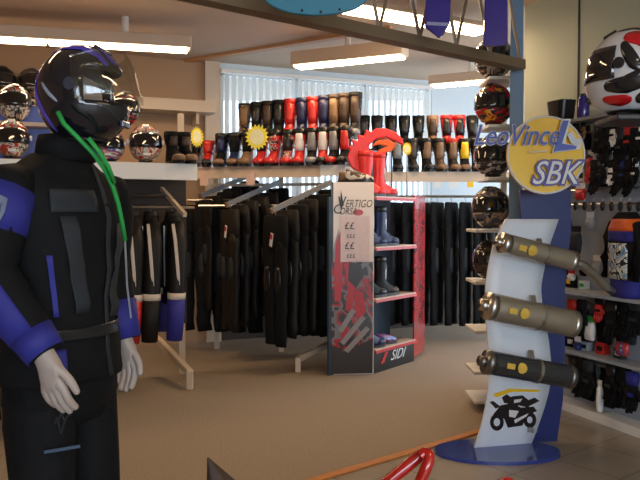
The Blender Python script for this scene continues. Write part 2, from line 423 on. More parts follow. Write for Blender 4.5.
def boot(label, loc, rz, m, shin=None, toe=None, cuff=None, h=.36, group=None, name='boot', sx=1):
    t = thing(name, label, 'boot', loc, rz, group)
    prof = [(.022, -.05, .150, .046), (.045, -.05, .148, .047), (.07, -.038, .132, .045), (.095, -.015, .100, .042), (.125, .005, .070, .041), (.17, .012, .056, .043), (.23, .014, .062, .052), (.30, .016, .068, .058), (h, .016, .066, .058)]
    k = (h - .125) / (.36 - .125)
    rings = [ell(0, cy, z if z <= .125 or z == h else .125 + (z - .125) * k, a * sx, b, 14, 2.3) for z, cy, b, a in prof]
    MB().loft(rings).build('upper', m, t, smooth=True)
    MB().loft([ell(0, -.05, z, .050 * sx, .156, 14, 2.3) for z in (0, .024)]).build('sole', BLKPL, t)
    if shin:
        MB().grid(lambda u, v: V((sx * .050 * math.sin(R(-55 + 110 * u)), .014 - .073 * math.cos(R(-55 + 110 * u)), .15 * 1 + (h - .19) * v)), 6, 3).build('shin_plate', shin, t, smooth=True, solid=.006)
    if toe:
        MB().loft([ell(0, -.13, z, a * sx, b, 12, 2.2) for z, a, b in ((.026, .052, .074), (.055, .05, .07), (.076, .038, .052))]).build('toe_cap', toe, t, smooth=True)
    if cuff:
        MB().loft([ell(0, .016, z, .061 * sx, .072, 14) for z in (h - .05, h + .004)]).build('cuff', cuff, t, smooth=True)
    for z in (.19, .25):
        MB().box((sx * .052, .014, z * h / .36), (.012, .05, .016)).build('buckle', GREY, t, bevel=.002)
    return t
def shoe(label, loc, rz, m, group=None):
    t = thing('shoe', label, 'shoe', loc, rz, group)
    MB().loft([ell(0, -.03, .02, .045, .135, 14, 2.3), ell(0, -.03, .045, .046, .132, 14, 2.3), ell(0, -.005, .075, .042, .10, 14), ell(0, .04, .10, .036, .055, 14)]).build('upper', m, t, smooth=True)
    MB().loft([ell(0, -.03, z, .05, .14, 14, 2.3) for z in (0, .022)]).build('sole', BLKPL, t)
    for i in range(4): MB().tube([(-.02, -.07 + i * .022, .078 + i * .007), (.02, -.07 + i * .022, .078 + i * .007)], .003, 5).build('lace', DGREY, t)
    return t

def trousers_proto(label, loc, rz, L=1.15, m=None, group=None, accent=None, tagm=None):
    """hanging trousers; hanger hook at z=0, hanging down; width along local x"""
    t = thing('riding_trousers', label, 'trousers', loc, rz, group)
    m = m or LEATHER
    rnd = random.Random(hash(round(loc[0] * 1000)) % 9999)
    MB().loft([ell(0, 0, z, a, b, 16, 2.4) for z, a, b in ((-.045, .16, .022), (-.06, .185, .036), (-.22, .197, .046), (-.32, .19, .044), (-.36, .14, .03))]).build('waist', m, t, smooth=True)
    for s_ in (-1, 1):
        pts = []; rad = []
        for i in range(12):
            f = i / 11; z = -.28 - (L - .28) * f
            pts.append((s_ * (.095 - .012 * f) + rnd.uniform(-.006, .006), rnd.uniform(-.004, .004), z))
            w_ = .092 - .022 * f + .01 * math.exp(-((f - .38) / .12) ** 2); rad.append((w_ * rnd.uniform(.95, 1.04), (.042 - .004 * f) * rnd.uniform(.9, 1.06)))
        MB().tube(pts, rad, 12, ref=(0, 1, 0), wob=.06).build('trouser_leg', m, t, smooth=True)
        MB().loft([ell(s_ * .09, -.034, z, a, .016, 10) for z, a in ((-.28 - (L - .28) * .48, .03), (-.28 - (L - .28) * .40, .052), (-.28 - (L - .28) * .3, .05), (-.28 - (L - .28) * .24, .03))]).build('knee_pad', accent or DGREY, t, smooth=True)
    hg = MB(); hg.tube([(-.15, 0, -.07), (.15, 0, -.07)], .006, 6); hg.tube([(0, 0, -.07), (0, 0, -.02), (0, .012, .0), (0, 0, .015), (0, -.012, .006)], .003, 6)
    hg.box((-.13, 0, -.088), (.02, .045, .045)); hg.box((.13, 0, -.088), (.02, .045, .045)); hg.build('hanger', GREY, t)
    if tagm:
        tg = MB().box((.02, -.055, -.26), (.045, .003, .12), ry=R(14)).build('price_tag', WHT, t)
        MB().box((.023, -.058, -.235), (.032, .003, .04), ry=R(14)).build('tag_print', RED, tg)
    return t
def jacket_proto(label, loc, rz, L=.70, m=None, cuffm=None, group=None, stripe=None, sleeve=.62, torso_m=None, name='riding_jacket'):
    t = thing(name, label, 'jacket', loc, rz, group); m = m or LEATHER
    MB().loft([ell(0, 0, z, a, b, 18, 2.3) for z, a, b in ((-.07, .07, .055), (-.10, .14, .06), (-.16, .215, .066), (-.28, .22, .070), (-.45, .205, .068), (-.6, .20, .066), (-L, .21, .064))]).build('torso', torso_m or m, t, smooth=True)
    MB().loft([ell(0, 0, z, a, b, 14) for z, a, b in ((-.10, .08, .065), (-.06, .075, .06), (-.03, .07, .055))]).build('collar', m, t, smooth=True)
    MB().box((0, -.070, -.4), (.012, .01, .5)).build('zip', CHROME, t)
    q = sleeve
    for s_ in (-1, 1):
        P_ = [(s_ * .17, 0, -.13), (s_ * .225, -.005, -.13 - .16 * q), (s_ * .245, -.02, -.13 - .42 * q), (s_ * .25, -.03, -.13 - .68 * q), (s_ * .245, -.05, -.13 - q)]; R_ = [.05, .072, .070, .066, .058]
        sl = MB().tube(P_, R_, 16, wob=.03, ref=(0, 1, 0)).build('sleeve', m, t, smooth=True)
        if stripe:
            MB().tube([V(P_[0]) + V((0, -.03, -.03)), V(P_[1]) + V((0, -.02, 0)), V(P_[2]) + V((0, .01, 0)), V(P_[2]) + V((0, .012, -.10))], [.062, .070, .067, .064], 5, a0=R(0 if s_ > 0 else 180) - R(26), a1=R(0 if s_ > 0 else 180) + R(-6), off=.006, ref=(0, 1, 0)).build('sleeve_stripe', stripe, sl, smooth=True)
            MB().tube([(s_ * .25, -.028, -.13 - .60 * q), (s_ * .25, -.03, -.13 - .655 * q)], .073, 16).build('sleeve_band', stripe, sl, smooth=True)
        if cuffm:
            MB().tube([(s_ * .25, -.03, -.13 - .65 * q), (s_ * .25, -.036, -.13 - .8 * q), (s_ * .245, -.05, -.14 - q)], [.071, .070, .064], 16, wob=.02).build('cuff', cuffm, sl, smooth=True)
    hg = MB(); hg.tube([(-.17, 0, -.13), (0, 0, -.05), (.17, 0, -.13)], .008, 6); hg.tube([(0, 0, -.05), (0, 0, -.02), (0, .012, .0), (0, 0, .015), (0, -.012, .006)], .003, 6); hg.build('hanger', GREY, t)
    return t

def starburst(label, c, rx_, rz_, ang=0, stem=0):
    t = thing('price_star', label, 'sign', c, ang)
    n = 18; o = [((rx_ if i % 2 == 0 else rx_ * .76) * math.cos(math.pi * i / n), (rz_ if i % 2 == 0 else rz_ * .76) * math.sin(math.pi * i / n)) for i in range(2 * n)]
    MB().prism(o, T((0, 0, 0)), .004).build('card', BYEL, t)
    MB().prism([(x * .58, z * .58) for x, z in o[::2]], T((0, -.003, 0)), .003).build('white_field', mat('pale yellow print', (.9, .85, .5), .5), t)
    MB().tube([(0, .006, -rz_ * .5), (0, .01, -(stem or rz_ * 1.9))], .003, 6).build('stem', BLKPL, t)
    return t

# ================================================================== GONDOLA A (left: helmets above, jackets below)
# front line of the shelf, parallel to the back wall
fA = P(197, 172, 5.95); zA = 1.83
fA0 = V((fA.x, fA.y, 0))
def GA(t, z, back=0): return fA0 - U * t - NW * back + V((0, 0, z))
ga = thing('wall_gondola', 'white fronted shop shelf run carrying helmets, left of the tall boots', 'shelving', GA(1.0, 0, .25))
MB().box(GA(1.25, zA - .02, .21), (2.5, .40, .03), wrz).build('shelf', WHITE, ga, world=True)
MB().box(GA(1.25, zA - .07, 0), (2.5, .025, .135), wrz).build('shelf_lip', WHITE, ga, world=True, bevel=.004)
MB().box(GA(1.55, zA + .29, .33), (1.9, .20, .03), wrz).build('riser_shelf', CREAM, ga, world=True)
MB().box(GA(1.25, 1.14, .43), (2.5, .03, 1.37), wrz).build('back_panel', mat('dark back board', (.035, .024, .018), .7), ga, world=True)
MB().box(GA(1.60, zA + .16, .44), (1.9, .02, .60), wrz).build('riser_panel', SBLUE, ga, world=True)
for t in (.03, 1.25, 2.45):
    MB().bar(GA(t, 0, .47), GA(t, 2.3, .47), .05, .04).build('upright', CREAM, ga, world=True)
for k, (tp, bt) in enumerate([((185, 215, 5.72), (162, 189, 6.25))]):
    p, q = P(*tp), P(*bt)
    MB().bar(p, q + (q - p) * .25, .03, .035).build('hanging_arm', CREAM, ga, world=True)
pf, pb = F(190, 389), F(155, 335, .28)
lg = MB(); lg.bar(pf + V((0, 0, .0)), pf + V((0, 0, .15)), .05, .05); lg.bar(pf + V((0, 0, .135)), pb + V((-.12, .2, .03)), .05, .05)
lg.build('floor_leg', CREAM, ga, world=True, bevel=.005)
lg = MB(); o2 = -U * 1.25; lg.bar(pf + o2, pf + o2 + V((0, 0, .15)), .05, .05); lg.bar(pf + o2 + V((0, 0, .135)), pb + o2 + V((-.12, .2, .03)), .05, .05)
lg.build('floor_leg', CREAM, ga, world=True, bevel=.005)
MB().tube([P(100, 197, 5.95), P(166, 195, 6.1)], .012, 8).build('cross_rail', CHROME, ga, world=True)
# jackets on the arm
arm_d = (P(162, 189, 6.25) - P(185, 215, 5.72)); arz = math.atan2(arm_d.y, arm_d.x)
arzN = math.atan2(NW.y, NW.x)
CREL = mat('cream leather', (.62, .54, .46), .5)
MB().tube([GA(.0, 1.47, .10), GA(1.6, 1.47, .10)], .012, 8).build('garment_rail', CHROME, ga, world=True)
for px, cm, m_, st_, lb in [(137, RED, LEATHER, CREL, 'black leather jacket with bright red cuffs, hanging nearest the mannequin'),
      (156, LEATHER, LEATHER, CREL, 'all black leather jacket with a white sleeve band, between the red and blue cuffed ones'),
      (178, BLUE, LEATHER, CREL, 'black leather jacket with blue cuffs, hanging beside the black trousers'),
      (116, BLUE, BLACK, None, 'dark jacket with blue cuffs half hidden behind the mannequin arm'),
      (94, BLACK, BLACK, None, 'plain black jacket hidden mostly behind the mannequin torso')]:
    g_ = GA(0, 0, .10); kx = (px - 320) / FL; g2 = g_ + NW * .22; tt_ = (g2.x - kx * g2.y) / (U.x - kx * U.y); jp = g_ - U * tt_
    jacket_proto(lb, (jp.x, jp.y, 1.47), arzN + R(random.uniform(-5, 5)), L=.80, m=m_, cuffm=cm, stripe=st_, sleeve=.92, group='leather jackets under the helmet shelf')
# helmets on gondola A
HG = 'helmets on the left shelf'
g1 = graphic('helmet graphic red white', [(.5, .02, .02), (.62, .58, .52), (.04, .04, .04), (.6, .56, .5)], 12, seed=1)
g2 = graphic('helmet graphic silver', [(.5, .48, .44), (.06, .06, .06), (.6, .56, .5), (.45, .05, .03)], 12, seed=2)
g3 = graphic('helmet graphic dark', [(.03, .03, .03), (.12, .09, .07), (.02, .02, .02)], 10, seed=3)
g4 = graphic('helmet graphic silver red', [(.62, .58, .5), (.5, .06, .03), (.60, .55, .47), (.25, .2, .17)], 10, seed=4)
g5 = graphic('helmet graphic black red', [(.02, .02, .02), (.02, .02, .02), (.4, .02, .02), (.3, .25, .2)], 9, seed=5)
g6 = graphic('helmet graphic blue white', [(.6, .6, .6), (.05, .1, .4), (.5, .05, .04), (.55, .53, .5)], 10, seed=6)
def tA(px): # distance along gondola A for a photo column
    kx = (px - 320) / FL; return (fA0.x - NW.x * .15 - kx * (fA0.y - NW.y * .15)) / (U.x - kx * U.y)
hr = face(NW.x, NW.y)
for px, z, m, tr_, sc_, lb in [(146, zA, g4, WHT, 1.15, 'silver and red striped helmet at the right end of the white shelf'),
        (111, zA, g6, WHT, 1.0, 'white blue and red helmet half hidden behind the mannequin strap'),
        (13, zA, g2, WHT, 1.12, 'silver and black helmet low on the far left shelf'),
        (-24, zA, g4, WHT, 1.0, 'silver helmet cut by the left edge of the picture, lower row')]:
    b_ = .15 if z == zA else .33
    p = GA(tA(px), z - .003, b_); helmet(lb, p, hr + random.uniform(-.3, .3), m, trim=tr_, scale=sc_, group=HG)
for px, m, lb in [(16, g1, 'red white and black helmet on the raised row at far left'), (128, g5, 'black helmet with red flashes seen through the mannequin visor')]:
    p = GA(tA(px) , zA + .306, .33); helmet(lb, p, hr + .2, m, trim=BLKPL, scale=1.08, group=HG)
# third tier: a shelf on the wall further back
tt = wallbox(-3.2, -1.75, 2.50, 2.53, CREAM, 'wall_shelf', .3, .3); tag(tt, 'thin cream shelf high on the back wall holding dark helmets at far left', 'shelf')
for px, lb in [(4, 'black helmet on the top left shelf, cut by the frame'), (33, 'dark brown helmet on the top left shelf beside the black one')]:
    kx = (px - 320) / FL; o_ = W0 + NW * .16; tt_ = (kx * o_.y - o_.x) / (U.x - kx * U.y)
    helmet(lb, o_ + U * tt_ + V((0, 0, 2.53)), hr + .3, g3 if px == 33 else BLKPL, scale=1.15, group=HG)

# ================================================================== GONDOLA B (boots above, trousers below)
fB0 = V((P(192, 170, 7.05).x, 7.05, 0)); fB1 = V((P(344, 170, 6.72).x, 6.72, 0)); UB = (fB1 - fB0).normalized(); LB = (fB1 - fB0).length
NB = V((UB.y, -UB.x, 0)); brz = math.atan2(UB.y, UB.x); zB = 1.4 + 50 / FL * 6.85
def GB(t, z, back=0): return fB0 + UB * t - NB * back + V((0, 0, z))
gb = thing('boot_gondola', 'long beige fronted shelf run of boots in front of the blinds', 'shelving', GB(LB / 2, 0, .3))
MB().box(GB(LB / 2, zB - .015, .24), (LB, .50, .03), brz).build('shelf', BEIGE, gb, world=True)
MB().box(GB(LB * .43, zB - .055, 0), (LB * .85, .02, .11), brz).build('shelf_lip', BEIGE, gb, world=True)
MB().box(GB(LB * .93, zB - .05, -.002), (LB * .16, .022, .10), brz).build('shelf_lip', WHITE, gb, world=True)
part_label(MB().box(GB(LB * .5, zB + .27, .34), (LB, .24, .02), brz).build('riser_shelf', BRN, gb, world=True), 'dark raised step for the rear row of boots')
for t in (.05, LB * .5, LB - .05):
    MB().bar(GB(t, 0, .52), GB(t, zB + .25, .52), .05, .04).build('upright', CREAM, gb, world=True)
MB().bar(GB(0, 1.72, .5), GB(LB, 1.72, .5), .03, .03).build('cross_rail', CREAM, gb, world=True)
MB().box(GB(LB / 2, .98, .535), (LB, .02, 1.24), brz).build('back_panel', mat('dark back board', (.035, .024, .018), .7), gb, world=True)
for px in (205, 251, 349): # price labels hanging from the lip
    tpx = ((px - 320) / FL * fB0.y - fB0.x) / (UB.x - (px - 320) / FL * UB.y)
    if tpx < LB: MB().box(GB(tpx, zB - .115, -.014), (.085, .004, .13), brz).build('price_label', mat('pink label', (.70, .48, .40), .5), gb, world=True)
ARMS = [(P(200, 196, 7.35), V((.50, .35, .24))), (P(226, 205, 6.9), V((.50, .35, .24))), (P(271, 211, 6.3), V((.53, .37, .27)))]
for tip, dv in ARMS:
    MB().bar(tip, tip + dv, .03, .045).build('hanging_arm', CHROME if 0 else GREY, gb, world=True)
    MB().bar(tip - dv.normalized() * .006, tip + dv * .02, .034, .05).build('arm_cap', TAN, gb, world=True)
fo = F(298, 372); lg = MB(); lg.bar(fo, fo + V((0, 0, .13)), .05, .05); lg.bar(fo + V((0, 0, .115)), P(334, 341, 6.85), .05, .05); lg.build('floor_leg', CREAM, gb, world=True, bevel=.005)
AN = ['left', 'middle', 'right']
TG = 'black riding trousers on the sloping arms'
tidx = 0
for ai, (tip, dv) in enumerate(ARMS):
    n = 6
    for i in range(n):
        p = tip + dv * (.07 + i * (1.05 / n))
        fr_ = 'at the front' if i == 0 else ORD[i] + ' from the front'
        trz = math.atan2(dv.y, dv.x) - R(90) + R(random.uniform(-6, 6))
        t = trousers_proto(f'black riding trousers {fr_} of the {AN[ai]} sloping arm', (p.x, p.y, p.z - .01), trz, L=1.20 + random.uniform(-.04, .05), m=random.choice([LEATHER, BLACK, LEATHER]), group=TG, accent=random.choice([DGREY, BLKPL, BLUE if i == 2 and ai == 2 else DGREY]), tagm=(i == 0 and ai > 0))
# more trousers hang close to the printed rack and in the corner, on a rail under the shelf
RB0, RB1 = GB(.35, 1.5, .10), GB(LB - .02, 1.5, .12)
MB().tube([GB(.02, 1.50, .12), GB(LB, 1.50, .12)], .014, 8).build('garment_rail', CHROME, gb, world=True)
wd_ = ['third', 'fourth', 'fifth', 'sixth', 'seventh', 'eighth']
for i, f in enumerate((.74, .80, .86, .92, .98)):
    p = GB(LB * f, 1.50, .12)
    lb = ['black trousers on the rail just right of the sloping arms', 'black trousers second right of the sloping arms', 'black trousers with blue knees, in the middle of the five by the printed rack', 'black trousers next but one to the printed rack', 'black trousers hanging directly against the white printed rack'][i]
    trousers_proto(lb, (p.x, p.y, p.z), brz + R(38), L=1.24, m=BLACK, group='black trousers on the rail', accent=BLUE if i == 2 else DGREY)
MB().tube([GB(-.2, 1.56, .36), GB(LB, 1.56, .36)], .014, 8).build('garment_rail', CHROME, gb, world=True)
for i in range(8):
    p = GB(-.12 + i * .185, 1.56, .36)
    lb = 'black trousers on the inner rail behind the sloping arms, ' + ('leftmost' if i == 0 else ORD[i] + ' from the left' if i < 4 else 'rightmost' if i == 7 else ORD[7 - i] + ' from the right')
    trousers_proto(lb, (p.x, p.y, p.z), brz + R(25), L=1.34, m=BLACK, group='black trousers on the inner rail')
BF = 'front row of boots on the beige shelf'; BR = 'rear row of boots on the raised step'
def tB(px, back):
    o_ = fB0 - NB * back; kx = (px - 320) / FL; return (kx * o_.y - o_.x) / (UB.x - kx * UB.y)
bf = face(NB.x, NB.y)
dg = graphic('boot graphic red white', [(.5, .02, .02), (.5, .02, .02), (.6, .5, .45), (.03, .03, .03)], 16, seed=8, coat=.1)
db = graphic('boot graphic dark tan', [(.02, .018, .016), (.03, .02, .02), (.22, .14, .09)], 16, seed=9, coat=.1)
front = [(222, BLACK, NAVYL, TAN, 'navy and black boot with a tan toe'), (235, NAVYL, BLACK, TAN, 'navy boot with a black shin and tan toe'), (248, TAN, BLACK, TAN, 'tan boot under the big yellow star'),
         (262, RED, BLKPL, RED, 'red boot just right of the big yellow star'), (275, RED, dg, RED, 'red boot with a red and white shin'), (288, dg, BLKPL, RED, 'red and white boot with a black shin plate'),
         (300, RED, WHT, RED, 'bright red boot with a white shin plate'), (312, BLACK, GREY, GREY, 'black boot with grey shin and toe'), (323, RED, WHT, BLKPL, 'red boot with a white shin and black toe'),
         (334, BLACK, GREY, RED, 'black and grey boot with a red toe'), (345, BLACK, RED, BLKPL, 'black boot with a red shin at the end by the red crest')]
for i, (px, m, shn, to, lb) in enumerate(front):
    boot(lb + ', front row', GB(tB(px, .13), zB, .13), bf + R(random.uniform(-8, 8)), m, shn, to, BLKPL, h=.33 + .004 * i, group=BF, sx=1.12)
rear = [(245, db, TAN, 'dark boot with tan patches at the left end'), (257, LEATHER, BLKPL, 'plain black boot behind the big yellow star'), (268, LEATHER, BRN, 'black boot with brown shin left of the red one'), (279, BLACK, BLKPL, 'matt black boot next to the first red shaft'),
        (290, RED, RED, 'red boot, left of the two red shafts'), (302, NAVYL, NAVYL, 'narrow navy boot between the two red shafts'), (313, RED, RED, 'red boot, right of the two red shafts'), (324, NAVYL, NAVYL, 'navy boot just right of the red shafts'),
        (334, BRN, TAN, 'brown boot with a tan shin'), (344, BRN, BRN, 'plain brown boot near the right end'), (355, LEATHER, BRN, 'tall black boot at the right end')]
for i, (px, m, shn, lb) in enumerate(rear):
    boot(lb + ', rear raised row', GB(tB(px, .34), zB + .28, .34), bf + R(random.uniform(-6, 6)), m, shn, GREY, m, h=.37 + .007 * i, group=BR, sx=1.14)
SB = 'short boots left of the tall boots'
for i, (px, m, shn, to, lb) in enumerate([(172, BLACK, BRN, TAN, 'short black boot with a tan toe next to the silver helmet'), (184, BLACK, BRN, TAN, 'short black boot with tan toe left of the small yellow star'), (197, BRN, BLACK, TAN, 'short brown boot behind the small yellow star'), (209, RED, RED, BLKPL, 'short red boot with a black toe right of the small star')]):
    if px < 190: p = GA(tA(px), zA - .003, .12); rz_ = hr
    else: p = GB(tB(px, .15), zB, .15); rz_ = bf
    boot('%s' % lb, p, rz_ + R(12), m, shn, to, None, h=.27, group=SB)
starburst('small yellow starburst price sign over the short boots', P(196, 137, 5.78) if 0 else P(197, 137, 6.72), .065, .10, R(20))
starburst('big yellow starburst price sign over the tan boot', P(257, 137, 6.52), .11, .12, 0)
# stems of the stars stand on the shelf lip (kept short in the builder)

# ================================================================== GONDOLA C (far right: boots above, trousers below)
zC = 1.4 + 44 / FL * 7.9
def GC(px, z, d): return V(((px - 320) / FL * d, d, z))
gc = thing('far_gondola', 'beige shop shelf with boots and trousers by the far right wall', 'shelving', GC(440, 0, 8.15))
cw = GC(520, 0, 7.9).x - GC(352, 0, 7.9).x; cx = (GC(520, 0, 7.9).x + GC(352, 0, 7.9).x) / 2
MB().box((cx, 8.12, zC - .015), (cw, .46, .03)).build('shelf', BEIGE, gc, world=True)
MB().box((cx, 7.89, zC - .055), (cw, .02, .11)).build('shelf_lip', BEIGE, gc, world=True)
MB().box((cx, 8.25, zC + .27), (cw, .2, .02)).build('riser_shelf', BRN, gc, world=True)
for x in (cx - cw / 2 + .05, cx + cw / 2 - .05): MB().bar((x, 8.37, 0), (x, 8.37, zC + .25), .05, .04).build('upright', CREAM, gc, world=True)
MB().tube([(cx - cw / 2, 8.1, 1.62), (cx + cw / 2, 8.1, 1.62)], .014, 8).build('garment_rail', CHROME, gc, world=True)
for px in (437, 453, 470):
    MB().box(GC(px, zC - .14, 7.86), (.07, .004, .06)).build('price_label', WHT if px != 470 else YEL, gc, world=True)
cf = [(382, BLACK, BLKPL, 'black boot mostly hidden behind the red crest'), (397, BLACK, GREY, 'black boot with a grey shin behind the small yellow star'), (412, LEATHER, BRN, 'black boot with brown shin right of the red crest'), (426, BLACK, TAN, 'black boot with a tan shin at the left end of the beige lip'),
      (439, BRN, TAN, 'brown boot with tan shin, above the white labels'), (452, LEATHER, TAN, 'black boot with tan shin beside the brown one'), (464, BLACK, YEL, 'black boot with a yellow shin near the helmet tower'), (476, BLACK, BRN, 'black boot with brown shin touching the helmet tower')]
for i, (px, m, shn, lb) in enumerate(cf):
    boot('far shelf: ' + lb, GC(px, zC, 8.0), R(random.uniform(-10, 10)), m, shn, TAN if i > 3 else BLKPL, RED if i == 5 else BLKPL, h=.37, group='front row of boots on the far right shelf', sx=1.2)
cr_ = [(364, BLACK, 'black shaft directly right of the tall boots'), (377, LEATHER, 'leather boot over the left part of the red crest'), (391, BLACK, 'black shaft over the middle of the red crest'), (404, LEATHER, 'leather boot above the small yellow star'), (418, BLACK, 'black shaft left of the tan one'),
       (432, TAN, 'tan boot by the edge of the blinds'), (446, RED, 'red boot, left of two'), (459, RED, 'red boot, right of two'), (472, BLACK, 'black boot nearest the helmet tower')]
for i, (px, m, lb) in enumerate(cr_):
    boot('far shelf, rear: ' + lb, GC(px, zC + .28, 8.25), R(random.uniform(-10, 10)), m, BLKPL if m is not TAN else BRN, BLKPL, None if m is not RED else RED, h=.38, group='rear row of boots on the far right shelf', sx=1.2)
for i in range(11):
    px = 352 + i * 14.2
    side = 'left' if i < 6 else 'right'
    k = i if i < 6 else 10 - i
    trousers_proto(f'black trousers on the far rail, {ORD[k]} from its {side} end' if k else f'black trousers at the {side} end of the far rail', (GC(px, 0, 8.1).x, 8.1, 1.60), R(60), L=1.42, m=BLACK, group='black trousers on the far rail')
    bpy.context.view_layer

# ================================================================== PRINTED BOOT RACK (VERTIGO CORSA)
P0, P1 = F(331, 375), F(373.5, 374); P2 = F(414, 361); P3 = F(424.5, 353)
tq = (P2 - P1).normalized(); bk_ = V((-tq.y, tq.x, 0))
P4 = P2 + bk_ * .36; P5 = P0 + V((0.02, .34, 0))
rk = thing('boot_display_rack', 'tall cardboard boot rack with a white and red printed side panel', 'display rack', (P0 + P2) / 2)
PT = P(331, 182, P0.y).z
def upz(p, z): return V((p.x, p.y, z))
def poly(outl, z0, z1):
    n = len(outl); m_ = MB(); m_.add([upz(p, z0) for p in outl] + [upz(p, z1) for p in outl], [tuple(range(n - 1, -1, -1)), tuple(range(n, 2 * n))] + [(i, (i + 1) % n, (i + 1) % n + n, i + n) for i in range(n)]); return m_
pan = poly([P0, P1, P1 + V((0, .02, 0)), P0 + V((0, .02, 0))], 0, PT).build('printed_panel', mat('print white', (.85, .76, .70), .35, var=.03), rk, world=True)
# lower print: red and grey rider picture
gp = graphic('rider picture', [(.035, .02, .02), (.06, .04, .04), (.42, .02, .03), (.20, .18, .19), (.03, .025, .025)], 7, seed=11, dist=.6, coat=.2)
y0 = P0.y - .004
zt = P(331, 262, y0).z
W_ = P1.x - P0.x
def panel_poly(pts, m, name, lift=.004):
    M = T((0, y0 - lift, 0)); o_ = [((P(px, py, y0).x), P(px, py, y0).z) for px, py in pts]
    return MB().prism(o_, M, .003).build(name, m, pan, world=False) if 0 else _pp(o_, M, m, name)
def _pp(o_, M, m, name):
    ob = MB().prism(o_, M, .003).build(name, m); ob.parent = pan
    ob.location = -V(rk.location); return ob
DK = mat('print near black', (.03, .022, .022), .35, var=.2)
_pr = panel_poly([(331.3, 262), (373, 262), (372.5, 373), (331.3, 374)], gp, 'rider_picture', .001)
_pr = panel_poly([(331.3, 345), (345, 352), (373, 338), (372.5, 373), (331.3, 374)], DK, 'picture_ground', .004)
panel_poly([(336, 243), (341, 230), (343, 262), (341, 300), (335, 302), (334, 270)], mat('print red', (.50, .02, .03), .35), 'picture_arm', .006)
panel_poly([(344, 264), (352, 260), (355, 285), (352, 312), (345, 310), (348, 290)], mat('print red', (.5, .02, .03)), 'picture_torso', .006)
panel_poly([(349, 262), (361, 264), (364, 276), (356, 288), (348, 280)], DK, 'picture_helmet', .008)
panel_poly([(356, 290), (363, 292), (366, 312), (358, 322), (354, 310)], mat('print red', (.5, .02, .03)), 'picture_arm', .006)
for a_, b_ in (((340, 342), (362, 315)), ((344, 350), (366, 326)), ((338, 330), (352, 308))):
    panel_poly([(a_[0], a_[1]), (a_[0] + 4, a_[1] + 3), (b_[0] + 4, b_[1] + 3), (b_[0], b_[1])], mat('print grey', (.30, .27, .28), .35), 'picture_boot', .007)
ptext = lambda s, px, py, size, m, **k: _mv(text(s, 'lettering', m, T(upz(P(px, py, y0 - .006), P(px, py, y0 - .006).z)), size, .001, None, **k))
def _mv(ob): ob.parent = pan; ob.location = -V(rk.location); return ob
INK = mat('print ink black', (.02, .015, .015), .4)
ptext('V', 341, 204, .17, INK, shear=.15, sx=.7); ptext('ERTIGO', 358.5, 204, .095, INK, shear=.3, sx=.70)
ptext('C', 337, 209.5, .12, INK, shear=.2, sx=1); ptext('ORSA', 348, 211.5, .085, INK, shear=.3, sx=.7)
panel_poly([(358 + 5.2 * math.cos(a / 14 * 6.283), 212.5 + 3.2 * math.sin(a / 14 * 6.283)) for a in range(14)], mat('print red', (.5, .02, .03)), 'red_mark', .006)
panel_poly([(341, 190), (344, 206), (340, 204)], INK, 'flourish', .006)
panel_poly([(334, 245), (339, 228), (337.5, 262), (333, 262)], mat('print grey', (.30, .27, .28), .35), 'picture_blade', .005)
nt = panel_poly([(340.5, 217), (369.5, 216), (369.5, 261), (340.5, 262)], mat('note paper', (.80, .66, .68), .6), 'paper_note', .010)
for s_, px, py, sz in (('££', 349.5, 226, .085), ('£££', 351, 236, .05), ('££', 349.5, 246, .085), ('£££', 351, 256, .05)):
    ob = text(s_, 'lettering', INK, T(P(px, py, y0 - .013)), sz, .001); ob.parent = pan; ob.location = -V(rk.location)
# body: back panels, shelves, right wing
BKP = mat('dark slate board', (.035, .055, .075), .35, var=.1)
poly([P1 + bk_ * .27 - tq * .3, P2 + bk_ * .27, P2 + bk_ * .29, P1 + bk_ * .29 - tq * .3], 0, PT - .13).build('back_panel', BKP, rk, world=True)
poly([P0, P0 + V((.02, 0, 0)), P5 + V((.02, 0, 0)), P5], 0, PT).build('side_panel', BLKPL, rk, world=True)
poly([P2, P3, P3 + V((-.012, .012, 0)), P2 + V((-.012, .012, 0))], .03, PT - .10).build('wing_panel', graphic('red wing print', [(.45, .015, .02), (.50, .02, .02), (.42, .02, .02), (.12, .02, .02), (.40, .02, .02)], 5, seed=12), rk, world=True)
poly([P1, P2, P2 + bk_ * .012, P1 + bk_ * .012], 0, .20).build('plinth_panel', BLKPL, rk, world=True)
SHZ = [P(374, y, P1.y).z for y in (196, 247, 299, 350)]
for i, z in enumerate(SHZ):
    s_ = poly([P0 + V((.03, .03, 0)), P1 + V((0, .022, 0)) - tq * 0, P1 - bk_ * .015 + tq * .01, P2 - bk_ * .015, P2 + bk_ * .26, P1 + bk_ * .26 - tq * .15], z - .025, z).build('shelf', mat('shelf board', (.62, .46, .36), .4), rk, world=True)
    e = poly([P1 - bk_ * .022 + tq * .01, P2 - bk_ * .022 + tq * .01, P2 - bk_ * .014 + tq * .01, P1 - bk_ * .014 + tq * .01], z - .035, z - .010).build('shelf_edge', RED, s_)
    e.location = -V(rk.location)
MB().add([upz(P0 + V((0, .02, 0)), PT), upz(P1 + V((0, .02, 0)), PT), upz(P1 + V((0, .30, 0)), PT), upz(P5, PT)], [(0, 1, 2, 3)]).build('top_board', BLKPL, rk, world=True, solid=.02)
# SIDI lettering on the plinth
mid = P1 * .5 + P2 * .5 - bk_ * .004
text('SIDI', 'lettering', WHT, T(upz(mid + tq * .04, .115), math.atan2(tq.y, tq.x)), .13, .001, rk, shear=.5, sx=1.1)
c = mid - tq * .20
MB().prism([(-.06, -.045), (.0, -.045), (.07, .05), (.02, .05)], T(upz(c + tq * .01, .115), math.atan2(tq.y, tq.x)), .002).build('emblem', RED, rk, world=True)
